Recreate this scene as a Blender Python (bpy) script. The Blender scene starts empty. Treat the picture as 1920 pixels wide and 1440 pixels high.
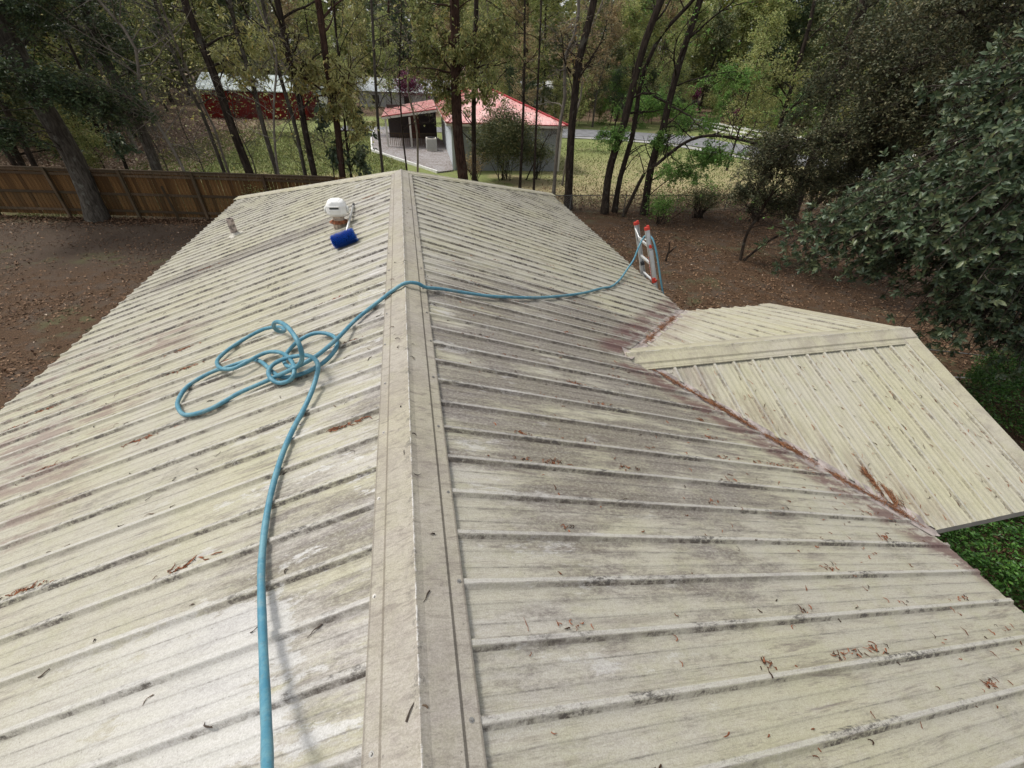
import bpy, math, random
import numpy as np
from mathutils import Matrix, Vector, noise as mnoise

rad = math.radians
scene = bpy.context.scene
COL = scene.collection
rng = np.random.default_rng(7)
random.seed(7)

# ------------------------------------------------------------------ camera, world, sun, exposure
cam_data = bpy.data.cameras.new("camera")
cam_data.sensor_width = 36.0
cam_data.lens = 14.629
cam_data.clip_start = 0.05
cam_data.clip_end = 2000
cam = bpy.data.objects.new("camera", cam_data)
COL.objects.link(cam)


def cam_axes(p, yaw, roll):
    f = Vector((math.sin(yaw) * math.cos(p), math.cos(yaw) * math.cos(p), -math.sin(p)))
    r = Vector((math.cos(yaw), -math.sin(yaw), 0))
    u = r.cross(f)
    return f, r * math.cos(roll) + u * math.sin(roll), u * math.cos(roll) - r * math.sin(roll)


CF, CR, CU = cam_axes(rad(37.535), rad(14.062), rad(2.948))
mw = Matrix(((CR.x, CU.x, -CF.x, 0.126), (CR.y, CU.y, -CF.y, 0.0), (CR.z, CU.z, -CF.z, 1.6107), (0, 0, 0, 1)))
cam.matrix_world = mw
scene.camera = cam

SUN_EL, SUN_AZ = rad(56), rad(-60)      # azimuth measured from +y towards +x
world = bpy.data.worlds.new("World")
scene.world = world
world.use_nodes = True
wn = world.node_tree.nodes
wl = world.node_tree.links
wn.clear()
sky = wn.new("ShaderNodeTexSky")
sky.sky_type = 'NISHITA'
sky.sun_disc = False
sky.sun_elevation = SUN_EL
sky.sun_rotation = SUN_AZ
sky.dust_density = 3.0
hsv = wn.new("ShaderNodeHueSaturation")
hsv.inputs['Saturation'].default_value = 0.22
bg = wn.new("ShaderNodeBackground")
bg.inputs['Strength'].default_value = 0.15
wo = wn.new("ShaderNodeOutputWorld")
wl.new(sky.outputs[0], hsv.inputs['Color'])
wl.new(hsv.outputs[0], bg.inputs['Color'])
wl.new(bg.outputs[0], wo.inputs['Surface'])

sun_data = bpy.data.lights.new("sun", 'SUN')
sun_data.energy = 1.35
sun_data.angle = rad(11)
sun_data.color = (1.0, 0.965, 0.90)
sun = bpy.data.objects.new("sun", sun_data)
COL.objects.link(sun)
sd = Vector((math.sin(SUN_AZ) * math.cos(SUN_EL), math.cos(SUN_AZ) * math.cos(SUN_EL), math.sin(SUN_EL)))
sun.rotation_euler = sd.to_track_quat('Z', 'Y').to_euler()
sun.location = sd * 60

scene.view_settings.view_transform = 'Standard'
scene.view_settings.look = 'None'
scene.view_settings.gamma = 1
scene.view_settings.use_curve_mapping = False
scene.view_settings.exposure = 0.62
scene.cycles.max_bounces = 6
scene.cycles.transparent_max_bounces = 4
scene.cycles.transmission_bounces = 3
scene.cycles.glossy_bounces = 2
scene.cycles.use_denoising = True

G = -4.2                     # level of the ground
D = 0.2286                   # spacing of the major roof ribs
S = 1 / 3                    # roof pitch


# ------------------------------------------------------------------ material helpers
class NT:
    def __init__(self, name):
        self.m = bpy.data.materials.new(name)
        self.m.use_nodes = True
        self.t = self.m.node_tree
        self.t.nodes.clear()
        self.out = self.t.nodes.new("ShaderNodeOutputMaterial")

    def n(self, typ, **kw):
        nd = self.t.nodes.new(typ)
        for k, v in kw.items():
            setattr(nd, k, v)
        return nd

    def link(self, a, b):
        self.t.links.new(a, b)

    def setin(self, sock, v):
        if hasattr(v, 'is_linked') or hasattr(v, 'links'):
            self.link(v, sock)
        else:
            sock.default_value = v

    def math(self, op, a, b=0.0, c=0.0, clamp=False):
        nd = self.n("ShaderNodeMath", operation=op, use_clamp=clamp)
        for i, v in enumerate((a, b, c)):
            if i < len(nd.inputs):
                self.setin(nd.inputs[i], v)
        return nd.outputs[0]

    def mul(self, a, b): return self.math('MULTIPLY', a, b)
    def add(self, a, b): return self.math('ADD', a, b)
    def sub(self, a, b): return self.math('SUBTRACT', a, b)

    def ramp(self, v, lo, hi, a=0.0, b=1.0):
        nd = self.n("ShaderNodeMapRange", interpolation_type='SMOOTHSTEP')
        self.setin(nd.inputs[0], v)
        nd.inputs[1].default_value = lo
        nd.inputs[2].default_value = hi
        nd.inputs[3].default_value = a
        nd.inputs[4].default_value = b
        return nd.outputs[0]

    def noise(self, vec, scale, detail=3, rough=0.5, dist=0.0):
        nd = self.n("ShaderNodeTexNoise")
        if vec is not None:
            self.link(vec, nd.inputs['Vector'])
        nd.inputs['Scale'].default_value = scale
        nd.inputs['Detail'].default_value = detail
        nd.inputs['Roughness'].default_value = rough
        nd.inputs['Distortion'].default_value = dist
        return nd.outputs['Fac']

    def comb(self, x, y, z=0.0):
        nd = self.n("ShaderNodeCombineXYZ")
        for i, v in enumerate((x, y, z)):
            self.setin(nd.inputs[i], v)
        return nd.outputs[0]

    def sep(self, v):
        nd = self.n("ShaderNodeSeparateXYZ")
        self.link(v, nd.inputs[0])
        return nd.outputs

    def mix(self, f, a, b, mode='MIX'):
        nd = self.n("ShaderNodeMix", data_type='RGBA', blend_type=mode)
        self.setin(nd.inputs[0], f)
        self.setin(nd.inputs[6], a if not isinstance(a, tuple) else a + (1,) if len(a) == 3 else a)
        self.setin(nd.inputs[7], b if not isinstance(b, tuple) else b + (1,) if len(b) == 3 else b)
        return nd.outputs[2]

    def bsdf(self, col, rough=0.6, metal=0.0, spec=0.4, bump=None, bstr=0.2, bdist=0.01, trans=0.0, tcol=None):
        p = self.n("ShaderNodeBsdfPrincipled")
        self.setin(p.inputs['Base Color'], col if not isinstance(col, tuple) else col + (1,))
        self.setin(p.inputs['Roughness'], rough)
        p.inputs['Metallic'].default_value = metal
        p.inputs['Specular IOR Level'].default_value = spec
        if bump is not None:
            b = self.n("ShaderNodeBump")
            b.inputs['Strength'].default_value = bstr
            b.inputs['Distance'].default_value = bdist
            self.link(bump, b.inputs['Height'])
            self.link(b.outputs[0], p.inputs['Normal'])
        o = p.outputs[0]
        if trans > 0:
            tr = self.n("ShaderNodeBsdfTranslucent")
            self.setin(tr.inputs[0], tcol if tcol is not None else (col if not isinstance(col, tuple) else col + (1,)))
            mx = self.n("ShaderNodeMixShader")
            mx.inputs[0].default_value = trans
            self.link(o, mx.inputs[1])
            self.link(tr.outputs[0], mx.inputs[2])
            o = mx.outputs[0]
        self.link(o, self.out.inputs['Surface'])
        return self.m


def plain(name, col, rough=0.6, metal=0.0, var=0.12, scale=6.0, spec=0.4, bump=0.0):
    t = NT(name)
    tc = t.n("ShaderNodeTexCoord")
    f = t.noise(tc.outputs['Object'], scale, 5, 0.6)
    c2 = tuple(c * (1 - 2.2 * var) for c in col)
    c3 = tuple(min(1, c * (1 + var)) for c in col)
    c = t.mix(t.ramp(f, .3, .7), c2, c3)
    return t.bsdf(c, rough, metal, spec, f if bump else None, bump, 0.02)


def roof_metal(name, base, cap=False, pink=1.0, seed=0.0, dirt=1.0, chalk=1.0, rib_shade=.14, seamk=1.0):
    t = NT(name)
    uvn = t.n("ShaderNodeUVMap")
    uv = t.sep(uvn.outputs[0])
    u, v = uv[0], uv[1]
    pos = t.n("ShaderNodeNewGeometry").outputs['Position']
    P = t.sep(pos)
    px, py = P[0], P[1]
    s = seed
    big = t.noise(t.comb(u, v, s + 1), 0.9, 3, .55)
    med = t.noise(t.comb(u, v, s + 2), 5.0, 5, .7)
    if cap:
        streak = t.noise(t.comb(t.mul(u, 9.0), t.mul(v, 34.0), s + 3), 1.0, 5, .7, .5)
        streak2 = t.noise(t.comb(t.mul(u, 20.0), t.mul(v, 120.0), s + 4), 1.0, 3, .7)
    else:
        streak = t.noise(t.comb(t.mul(u, 1.9), t.mul(v, 21.0), s + 3), 1.0, 8, .80, .3)
        streak2 = t.noise(t.comb(t.mul(u, 7.0), t.mul(v, 130.0), s + 4), 1.0, 4, .75)
    speck = t.noise(t.comb(u, v, s + 5), 170.0, 2, .8)
    grit = t.noise(t.comb(t.mul(u, 45.0), t.mul(v, 75.0), s + 7), 1.0, 4, .8)
    blot = t.noise(t.comb(t.mul(u, 3.2), t.mul(v, 9.0), s + 6), 1.0, 7, .8)
    K = lambda *k: tuple(b * q for b, q in zip(base, k))
    c = t.mix(t.ramp(big, .35, .68), base, K(1.02, 1.02, .90))
    c = t.mix(t.mul(t.ramp(med, .44, .66), .45), c, K(.88, .90, .74))
    c = t.mix(t.mul(t.ramp(blot, .50, .66), .35), c, K(1.06, 1.04, 1.10))
    # dirt washed down the slope
    dm = t.mul(t.mul(t.ramp(streak, .50, .66), t.ramp(big, .30, .62, .45, 1.0)), .62 * dirt)
    c = t.mix(dm, c, (.150, .122, .106))
    c = t.mix(t.mul(t.ramp(streak2, .53, .64), .24 * dirt), c, (.140, .115, .098))
    if not cap:
        side_sgn = 1.0
        # paint chalked to a pale white close to the ridge cap, and in long patches
        ch = t.mul(t.ramp(u, .20, 1.35, 1, 0), t.ramp(t.noise(t.comb(t.mul(u, 1.3), t.mul(v, 5.5), s + 9), 1, 7, .75), .44, .58))
        c = t.mix(t.mul(ch, .70 * chalk), c, (.47, .445, .425))
        # worn places of their own: a grey mildewed area and a chalky one
        def spot(cx_, cy_, rx, ry):
            ddx = t.math('DIVIDE', t.sub(px, cx_), rx)
            ddy = t.math('DIVIDE', t.sub(py, cy_), ry)
            return t.ramp(t.add(t.mul(ddx, ddx), t.mul(ddy, ddy)), .0, 1.0, 1, 0)
        g2 = t.noise(t.comb(t.mul(u, 1.1), t.mul(v, 4.2), s + 11), 1, 8, .78)
        area = t.add(t.mul(spot(1.3, 2.7, 2.1, 2.7), .19), t.add(t.mul(spot(-2.4, 6.75, 2.6, .42), .22), t.add(t.mul(spot(2.2, 3.9, 1.3, .9), .08), t.mul(spot(-.5, 1.0, .7, .8), .13))))
        gm = t.mul(t.ramp(t.add(g2, area), .53, .70), t.ramp(grit, .28, .58, .3, 1.0))
        c = t.mix(t.mul(gm, .62 * dirt), c, (.125, .104, .096))
        wh = t.mul(t.ramp(t.add(t.noise(t.comb(t.mul(u, 2.0), t.mul(v, 6.0), s + 12), 1, 7, .75), t.mul(spot(-1.15, .72, 1.1, .5), .20)), .57, .63), t.ramp(u, .2, 2.2, 1, 0))
        c = t.mix(t.mul(wh, .80 * chalk), c, (.56, .55, .535))
        # patchy grime along the ribs, plus constant shade painted on one rib side
        ph = t.math('FRACT', t.math('DIVIDE', t.add(v, 50 * D), D))
        near = t.math('ABSOLUTE', t.sub(ph, .50))            # ribs sit at phase 0.5
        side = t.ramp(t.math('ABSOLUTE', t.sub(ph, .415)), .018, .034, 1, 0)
        brk = t.noise(t.comb(t.mul(u, 26.0), t.mul(v, 60.0), s + 14), 1, 5, .8)
        pat = t.noise(t.comb(t.mul(u, 1.7), t.mul(v, 3.0), s + 13), 1, 7, .80)
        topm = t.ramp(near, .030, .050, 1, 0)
        c = t.mix(t.mul(topm, .45), c, (.52, .505, .48))  # highlight painted along the rib tops
        rl = t.mul(side, t.add(rib_shade, t.mul(t.mul(t.ramp(pat, .44, .60), t.ramp(brk, .36, .56)), .78)))
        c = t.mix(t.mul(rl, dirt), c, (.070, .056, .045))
        top_ = t.mul(t.ramp(near, .07, .11, 1, 0), t.mul(t.ramp(pat, .49, .60), t.ramp(brk, .44, .56)))
        c = t.mix(t.mul(top_, .75 * dirt), c, (.085, .078, .070))
        # fine dirt caught along the small ribs
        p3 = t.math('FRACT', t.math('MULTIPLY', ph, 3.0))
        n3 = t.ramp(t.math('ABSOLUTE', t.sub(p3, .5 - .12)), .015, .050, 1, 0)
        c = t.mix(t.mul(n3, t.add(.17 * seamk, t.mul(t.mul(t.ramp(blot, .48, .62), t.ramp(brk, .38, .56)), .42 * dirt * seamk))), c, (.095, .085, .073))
    if pink:
        # red-brown oak leaf stain beside the valleys of the small gable
        dv = t.math('ABSOLUTE', t.sub(t.math('ABSOLUTE', t.sub(py, 3.2)), t.sub(px, 2.15)))
        nz = t.noise(t.comb(t.mul(u, 1.6), t.mul(v, 4.4), s + 21), 1, 8, .78)
        band = t.mul(t.ramp(dv, .07, .16), t.ramp(dv, .34, .62, 1, 0))
        gate = t.mul(t.ramp(px, 1.70, 2.0), t.ramp(px, 4.3, 4.6, 1, 0))
        mk_ = t.mul(t.mul(band, t.ramp(nz, .430, .535)), gate)
        c = t.mix(t.mul(mk_, .80 * pink), c, (.135, .072, .068))
        wv = t.mul(t.ramp(dv, .05, .34, 1, 0), gate)
        c = t.mix(t.mul(t.mul(wv, t.ramp(nz, .42, .54, 1, 0)), .5), c, (.42, .385, .36))
        m2 = t.mul(t.mul(t.ramp(px, -1.9, -2.6, 0, 1), t.ramp(py, 5.6, 4.6, 0, 1)), t.ramp(t.noise(t.comb(t.mul(u, 1.1), t.mul(v, 3.6), s + 23), 1, 7, .78), .49, .59))
        c = t.mix(t.mul(m2, .60), c, (.205, .135, .120))
    if cap:
        mm = t.mul(t.ramp(t.noise(t.comb(t.mul(u, 4.0), t.mul(v, 3.0), s + 30), 1, 6, .75), .45, .62), .40)
        c = t.mix(mm, c, (.235, .205, .180))
        fl = t.mul(t.ramp(t.math('ABSOLUTE', t.add(u, t.mul(t.sub(t.noise(t.comb(u, t.mul(v, 40.0), s), 1, 4, .8), .5), .016))), .0015, .0045, 1, 0),
                   t.ramp(t.noise(t.comb(0.0, t.mul(v, 6.0), s + 31), 1, 6, .8), .46, .54))
        c = t.mix(t.mul(fl, .85), c, (.66, .64, .61))
        ed = t.mul(t.ramp(t.math('ABSOLUTE', u), .0, .06, 1, 0), t.ramp(t.noise(t.comb(t.mul(u, 14), t.mul(v, 11.0), s + 33), 1, 6, .8), .53, .64))
        c = t.mix(t.mul(ed, .62), c, (.085, .080, .070))
        cr = t.ramp(t.math('ABSOLUTE', t.sub(t.math('ABSOLUTE', u), .1315)), .0035, .0065, 1, 0)
        c = t.mix(t.mul(cr, .45), c, (.120, .098, .072))
        lap = t.ramp(t.math('ABSOLUTE', t.sub(t.math('ABSOLUTE', u), .186)), .001, .006, 1, 0)
        c = t.mix(t.mul(lap, .45), c, (.12, .10, .08))
    # grain
    c = t.mix(t.ramp(speck, .38, .62, .0, .42), c, t.mix(1.0, c, (.58, .56, .52), 'MULTIPLY'))
    c = t.mix(t.ramp(grit, .42, .62, .0, .30), c, t.mix(1.0, c, (.62, .60, .56), 'MULTIPLY'))
    spk = t.ramp(t.noise(t.comb(u, v, s + 41), 55.0, 2, .8), .67, .74)
    c = t.mix(t.mul(spk, .5), c, (.085, .072, .060))
    return t.bsdf(c, 0.66, 0.0, 0.2, t.add(t.mul(speck, .6), streak), .15, .004)


CREAM = (.415, .394, .326)
M = {}
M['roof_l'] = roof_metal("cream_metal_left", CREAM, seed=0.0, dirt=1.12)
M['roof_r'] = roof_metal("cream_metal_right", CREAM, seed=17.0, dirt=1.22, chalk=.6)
M['roof_c'] = roof_metal("cream_metal_gable", (.445, .422, .335), seed=33.0, pink=.35, dirt=.62, rib_shade=.42, seamk=.45, chalk=.0)
M['cap'] = roof_metal("cream_metal_cap", (.380, .350, .306), cap=True, pink=0, seed=5.0, dirt=.9)
M['cap_c'] = roof_metal("cream_metal_cap_clean", (.440, .412, .330), cap=True, pink=0, seed=8.0, dirt=.45)
M['valley'] = plain("valley_tin", (.34, .290, .265), .6, 0, .22, 9)
M['steel'] = plain("galvanised_screw", (.30, .29, .27), .5, .6, .1, 40)
M['washer'] = plain("rubber_washer", (.10, .095, .085), .8, 0, .1, 40)
M['wall'] = plain("beige_siding", (.42, .39, .33), .8, 0, .12, 3)
M['soffit'] = plain("soffit_board", (.35, .33, .29), .8, 0, .12, 3)


# ------------------------------------------------------------------ mesh helpers
def link(o, parent=None):
    COL.objects.link(o)
    if parent is not None:
        o.parent = parent
        o.matrix_parent_inverse = parent.matrix_world.inverted() if False else Matrix.Translation(-parent.location)
    return o


def mk(name, V, F, mat, parent=None, uv=None, smooth=False):
    me = bpy.data.meshes.new(name)
    V = np.asarray(V, dtype=np.float32)
    if isinstance(F, np.ndarray):
        n, k = F.shape
        me.vertices.add(len(V))
        me.vertices.foreach_set('co', V.ravel())
        me.loops.add(n * k)
        me.loops.foreach_set('vertex_index', F.ravel().astype(np.int32))
        me.polygons.add(n)
        me.polygons.foreach_set('loop_start', np.arange(0, n * k, k, dtype=np.int32))
        try:
            me.polygons.foreach_set('loop_total', np.full(n, k, dtype=np.int32))
        except Exception:
            pass
        me.update(calc_edges=True)
    else:
        me.from_pydata(V.tolist(), [], F)
        me.update()
    if uv is not None:
        lay = me.uv_layers.new(name='UVMap')
        li = np.empty(len(me.loops), dtype=np.int32)
        me.loops.foreach_get('vertex_index', li)
        lay.data.foreach_set('uv', np.asarray(uv, dtype=np.float32)[li].ravel())
    if isinstance(mat, (list, tuple)):
        for m_ in mat:
            me.materials.append(m_)
    else:
        me.materials.append(mat)
    if smooth:
        me.polygons.foreach_set('use_smooth', np.ones(len(me.polygons), dtype=bool))
    o = bpy.data.objects.new(name, me)
    return link(o, parent)


def tag(o, label=None, cat=None, group=None, kind=None):
    if label: o['label'] = label
    if cat: o['category'] = cat
    if group: o['group'] = group
    if kind: o['kind'] = kind
    return o


def empty(name, loc, label, cat, group=None):
    o = bpy.data.objects.new(name, None)
    o.location = loc
    o.empty_display_size = .2
    COL.objects.link(o)
    return tag(o, label, cat, group)


class MB:
    """collects simple solids into one mesh"""
    def __init__(self):
        self.v, self.f = [], []

    def add(self, V, F):
        b = len(self.v)
        self.v += [tuple(p) for p in V]
        self.f += [tuple(i + b for i in f) for f in F]
        return self

    def box(self, c, s, rot=None, taper=1.0):
        c = Vector(c)
        V = []
        for z in (-.5, .5):
            k = taper if z > 0 else 1
            for x, y in ((-.5, -.5), (.5, -.5), (.5, .5), (-.5, .5)):
                p = Vector((x * s[0] * k, y * s[1] * k, z * s[2]))
                if rot is not None:
                    p = rot @ p
                V.append(p + c)
        return self.add(V, [(3, 2, 1, 0), (4, 5, 6, 7), (0, 1, 5, 4), (1, 2, 6, 5), (2, 3, 7, 6), (3, 0, 4, 7)])

    def bar(self, a, b, w, h=None, up=(0, 0, 1)):
        a, b = Vector(a), Vector(b)
        h = h or w
        z = (b - a)
        L = z.length
        z.normalize()
        upv = Vector(up)
        x = upv.cross(z)
        if x.length < 1e-4:
            x = Vector((1, 0, 0)).cross(z)
        x.normalize()
        y = z.cross(x)
        R = Matrix((x, y, z)).transposed()
        return self.box((a + b) / 2, (w, h, L), R)

    def tube(self, pts, r, n=8, cap=True):
        V, F = tube_arrays(pts, r, n, cap)
        return self.add(V, F)

    def build(self, name, mat, parent=None, smooth=False):
        return mk(name, self.v, self.f, mat, parent, smooth=smooth)


def frames(P):
    P = [Vector(p) for p in P]
    T = []
    for i in range(len(P)):
        a = P[max(i - 1, 0)]
        b = P[min(i + 1, len(P) - 1)]
        t = b - a
        T.append(t.normalized() if t.length > 1e-9 else Vector((0, 0, 1)))
    x = T[0].cross(Vector((.31, .17, .93)))
    if x.length < .05:
        x = T[0].cross(Vector((1, 0, 0)))
    x.normalize()
    out = []
    for t in T:
        x = (x - t * x.dot(t))
        x.normalize()
        out.append((x.copy(), t.cross(x)))
    return P, out


def tube_arrays(pts, r, n=8, cap=True):
    P, FR = frames(pts)
    rr = r if hasattr(r, '__len__') else [r] * len(P)
    V, F = [], []
    for p, (x, y), q in zip(P, FR, rr):
        for k in range(n):
            a = 2 * math.pi * k / n
            V.append(p + (x * math.cos(a) + y * math.sin(a)) * q)
    for i in range(len(P) - 1):
        for k in range(n):
            a, b = i * n + k, i * n + (k + 1) % n
            F.append((a, b, b + n, a + n))
    if cap:
        F.append(tuple(range(n - 1, -1, -1)))
        F.append(tuple(range((len(P) - 1) * n, len(P) * n)))
    return V, F


def catmull(P, sub=6):
    P = [Vector(p) for p in P]
    Q = [P[0] * 2 - P[1]] + P + [P[-1] * 2 - P[-2]]
    out = []
    for i in range(1, len(Q) - 2):
        a, b, c, d = Q[i - 1:i + 3]
        for k in range(sub):
            t = k / sub
            out.append(.5 * ((2 * b) + (c - a) * t + (2 * a - 5 * b + 4 * c - d) * t * t + (3 * b - a - 3 * c + d) * t ** 3))
    out.append(P[-1])
    return out


def copy_obj(o, loc=None, parent=None, rz=None, sc=None, name=None):
    c = o.copy()
    COL.objects.link(c)
    if parent is not None:
        c.parent = parent
    if loc is not None:
        c.location = loc
    if rz is not None:
        c.rotation_euler = (c.rotation_euler[0], c.rotation_euler[1], rz)
    if sc is not None:
        c.scale = (sc, sc, sc) if not hasattr(sc, '__len__') else sc
    return c


# ------------------------------------------------------------------ the ground
def ground_material():
    t = NT("ground")
    pos = t.n("ShaderNodeNewGeometry").outputs['Position']
    x, y, z = t.sep(pos)
    n1 = t.noise(pos, .35, 5, .6)
    n2 = t.noise(pos, 2.2, 5, .65)
    n3 = t.noise(pos, 14, 4, .7)
    n4 = t.noise(pos, 45, 3, .7)
    litter = t.mix(t.ramp(n4, .38, .62), (.038, .023, .013), (.128, .076, .042))
    litter = t.mix(t.mul(t.ramp(n3, .42, .62), .7), litter, (.070, .043, .026))
    dirt = t.mix(t.ramp(n4, .35, .65), (.056, .040, .029), (.105, .080, .060))
    c = t.mix(t.ramp(n2, .46, .62, 0, .8), litter, dirt)
    # bare grey soil in the left part of the yard
    left = t.mul(t.ramp(t.add(x, t.mul(t.sub(n1, .5), 5)), -5.5, -7.5), t.ramp(t.add(y, t.mul(t.sub(n1, .5), 4)), 14.0, 17.0))
    c = t.mix(t.mul(left, .75), c, dirt)
    moss = t.mul(t.ramp(n1, .52, .66), t.ramp(n2, .45, .6))
    c = t.mix(t.mul(moss, .55), c, (.095, .100, .040))
    # grass beyond the fences
    g1 = t.mix(t.ramp(n3, .35, .65), (.150, .185, .060), (.240, .265, .100))
    g2 = t.mix(t.ramp(n3, .35, .65), (.290, .245, .130), (.380, .320, .180))
    tan = t.ramp(t.add(n1, t.mul(t.ramp(y, 23, 33, .24, -.05), 1.0)), .50, .66)
    tan = t.math('MAXIMUM', tan, t.mul(t.mul(t.ramp(x, 6, 11), t.ramp(y, 40, 30)), t.ramp(n2, .38, .58, .35, .9)))
    grass = t.mix(tan, g1, g2)
    grass = t.mix(t.mul(t.ramp(n4, .45, .7), .35), grass, (.16, .135, .07))
    yy = t.add(y, t.mul(t.sub(n2, .5), 1.6))
    beyond = t.ramp(yy, 20.6, 22.6)
    c = t.mix(beyond, c, grass)
    # red-brown leaf litter under the trees at the far left and in the woods
    lw = t.mul(t.ramp(t.add(x, t.mul(t.sub(n1, .5), 9)), -12.5, -16.5), t.ramp(yy, 25.5, 29.5))
    red = t.mix(t.ramp(n4, .38, .62), (.085, .055, .034), (.200, .140, .092))
    c = t.mix(lw, c, red)
    far = t.ramp(t.add(yy, t.mul(t.sub(n1, .5), 10)), 60, 66)
    c = t.mix(far, c, red)
    return t.bsdf(c, .9, 0, .15, t.add(n4, n3), .5, .04)


M['ground'] = ground_material()


def ground_z(x, y):
    return G + .05 * mnoise.noise(Vector((x * .25, y * .25, 3))) + .02 * mnoise.noise(Vector((x * 1.1, y * 1.1, 7)))


xs = np.concatenate([[-700, -300, -120, -70, -45], np.arange(-30, 46, 1.0), [60, 90, 140, 300, 700]])
ys = np.concatenate([[-300, -100, -30, -12], np.arange(-6, 66, 1.0), [75, 90, 120, 170, 300, 800]])
V = []
for yv in ys:
    for xv in xs:
        V.append((xv, yv, ground_z(xv, yv)))
nx = len(xs)
F = np.array([(j * nx + i, j * nx + i + 1, (j + 1) * nx + i + 1, (j + 1) * nx + i) for j in range(len(ys) - 1) for i in range(nx - 1)])
tag(mk("ground", V, F, M['ground'], smooth=True), kind='structure')

# ------------------------------------------------------------------ the house we stand on: a cream ribbed metal roof
RIB0 = .379 + .012                      # a rib centre on the main slopes
house = empty("metal_roofed_house", (0, 4, G), "house seen from its ridge: dirty cream ribbed metal roof with a small side gable", "house")
HIP_Y, END_Y, EAVE = 8.42, 12.52, 4.16
CX0, CY, CEND = 2.15, 3.2, 5.74          # the small gable: apex of the valleys, ridge line, outer end
CZ = -CX0 * S
GH = 1.99                                # its half width


def rib_profile(v0, v1, rc):
    """(v, h) along the slope between two values, ribs centred on rc + k*D"""
    out = []
    k0 = int(math.floor((v0 - rc) / D)) - 1
    k1 = int(math.ceil((v1 - rc) / D)) + 1
    for k in range(k0, k1 + 1):
        c = rc + k * D
        for dv, h in ((-.024, 0), (-.0125, .019), (-.010, .0205), (-.002, .0185), (.002, .0185), (.010, .0205), (.0125, .019), (.024, 0)):
            out.append((c + dv, h))
        for m_ in (1, 2):
            cc = c + m_ * D / 3
            for dv, h in ((-.013, 0), (-.006, .0035), (.006, .0035), (.013, 0)):
                out.append((cc + dv, h))
    out.sort()
    a = [(v, h) for v, h in out if v0 + 1e-5 < v < v1 - 1e-5]

    def hat(v):
        for (va, ha), (vb, hb) in zip(out, out[1:]):
            if va <= v <= vb:
                return ha + (hb - ha) * (v - va) / max(vb - va, 1e-9)
        return 0
    return [(v0, hat(v0))] + a + [(v1, hat(v1))]


def slope_panels(mapf, v_lo, v_hi, rc, u0f, u1f, mat, seg=14, warp=0.002, seed=0, uvoff=0.0, breaks=()):
    """sheets of four ribs each, laid side by side; mapf(u, v, h) -> world"""
    k = math.ceil((v_lo - rc) / (4 * D))
    edges = [v_lo]
    vv = rc + 4 * D * k + .0242
    while vv < v_hi - .02:
        if vv > v_lo + .05:
            edges.append(vv)
        vv += 4 * D
    edges.append(v_hi)
    for b in breaks:
        edges.append(b)
    edges = sorted(set(edges))
    for a, b in zip(edges, edges[1:]):
        prof = rib_profile(a, b - .0006, rc)
        for x in breaks:
            pass
        V, UV, idx = [], [], []
        dz = rng.uniform(-.0008, .0008)
        ju = rng.uniform(-.006, .006)
        for (v, h) in prof:
            ua, ub = u0f(v), u1f(v) + ju
            if ub < ua + .001:
                ub = ua + .001
            for j in range(seg + 1):
                u = ua + (ub - ua) * j / seg
                w = warp * mnoise.noise(Vector((u * 1.3 + seed, v * 2.1, 5))) + .6 * warp * mnoise.noise(Vector((u * 5, v * 9 + seed, 1)))
                V.append(mapf(u, v, h + w + dz))
                UV.append((u, v - rc + D * .5 + uvoff))
        n = seg + 1
        F = np.array([(i * n + j, i * n + j + 1, (i + 1) * n + j + 1, (i + 1) * n + j) for i in range(len(prof) - 1) for j in range(seg)])
        mk("roof_panel", V, F, mat, house, uv=UV)


NZ = 1 / math.sqrt(1 + S * S)


def map_right(u, v, h): return (u + h * S * NZ, v, -u * S + h * NZ)
def map_left(u, v, h): return (-u - h * S * NZ, v, -u * S + h * NZ)


def hip0(v): return max(0.0, (v - HIP_Y) * EAVE / (END_Y - HIP_Y))


def right_end(v):
    t = CX0 + abs(v - CY) - .075
    if abs(v - CY) <= GH + .09:
        return min(EAVE, t)
    return EAVE


Y0 = -4.6
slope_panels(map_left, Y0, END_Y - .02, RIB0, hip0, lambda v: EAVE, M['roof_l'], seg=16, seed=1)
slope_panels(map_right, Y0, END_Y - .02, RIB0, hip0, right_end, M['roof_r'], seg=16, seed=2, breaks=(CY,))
# the hidden hip face at the far end
slope_panels(lambda u, v, h: (v, HIP_Y + u, -u * S * EAVE / (END_Y - HIP_Y) + h), -EAVE, EAVE, .0, lambda v: abs(v) * (END_Y - HIP_Y) / EAVE,
             lambda v: END_Y - HIP_Y, M['roof_l'], seg=3, seed=3)
# the small gable
CRC = 3.03


def cg_end(v):
    return min(GH, max(.0, (v - CX0) - .055))


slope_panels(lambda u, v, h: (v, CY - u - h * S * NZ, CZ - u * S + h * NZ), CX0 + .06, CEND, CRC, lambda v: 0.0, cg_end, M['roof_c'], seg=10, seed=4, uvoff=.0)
slope_panels(lambda u, v, h: (v, CY + u + h * S * NZ, CZ - u * S + h * NZ), CX0 + .06, CEND, CRC, lambda v: 0.0, cg_end, M['roof_c'], seg=10, seed=5, uvoff=40 * D)


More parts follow.
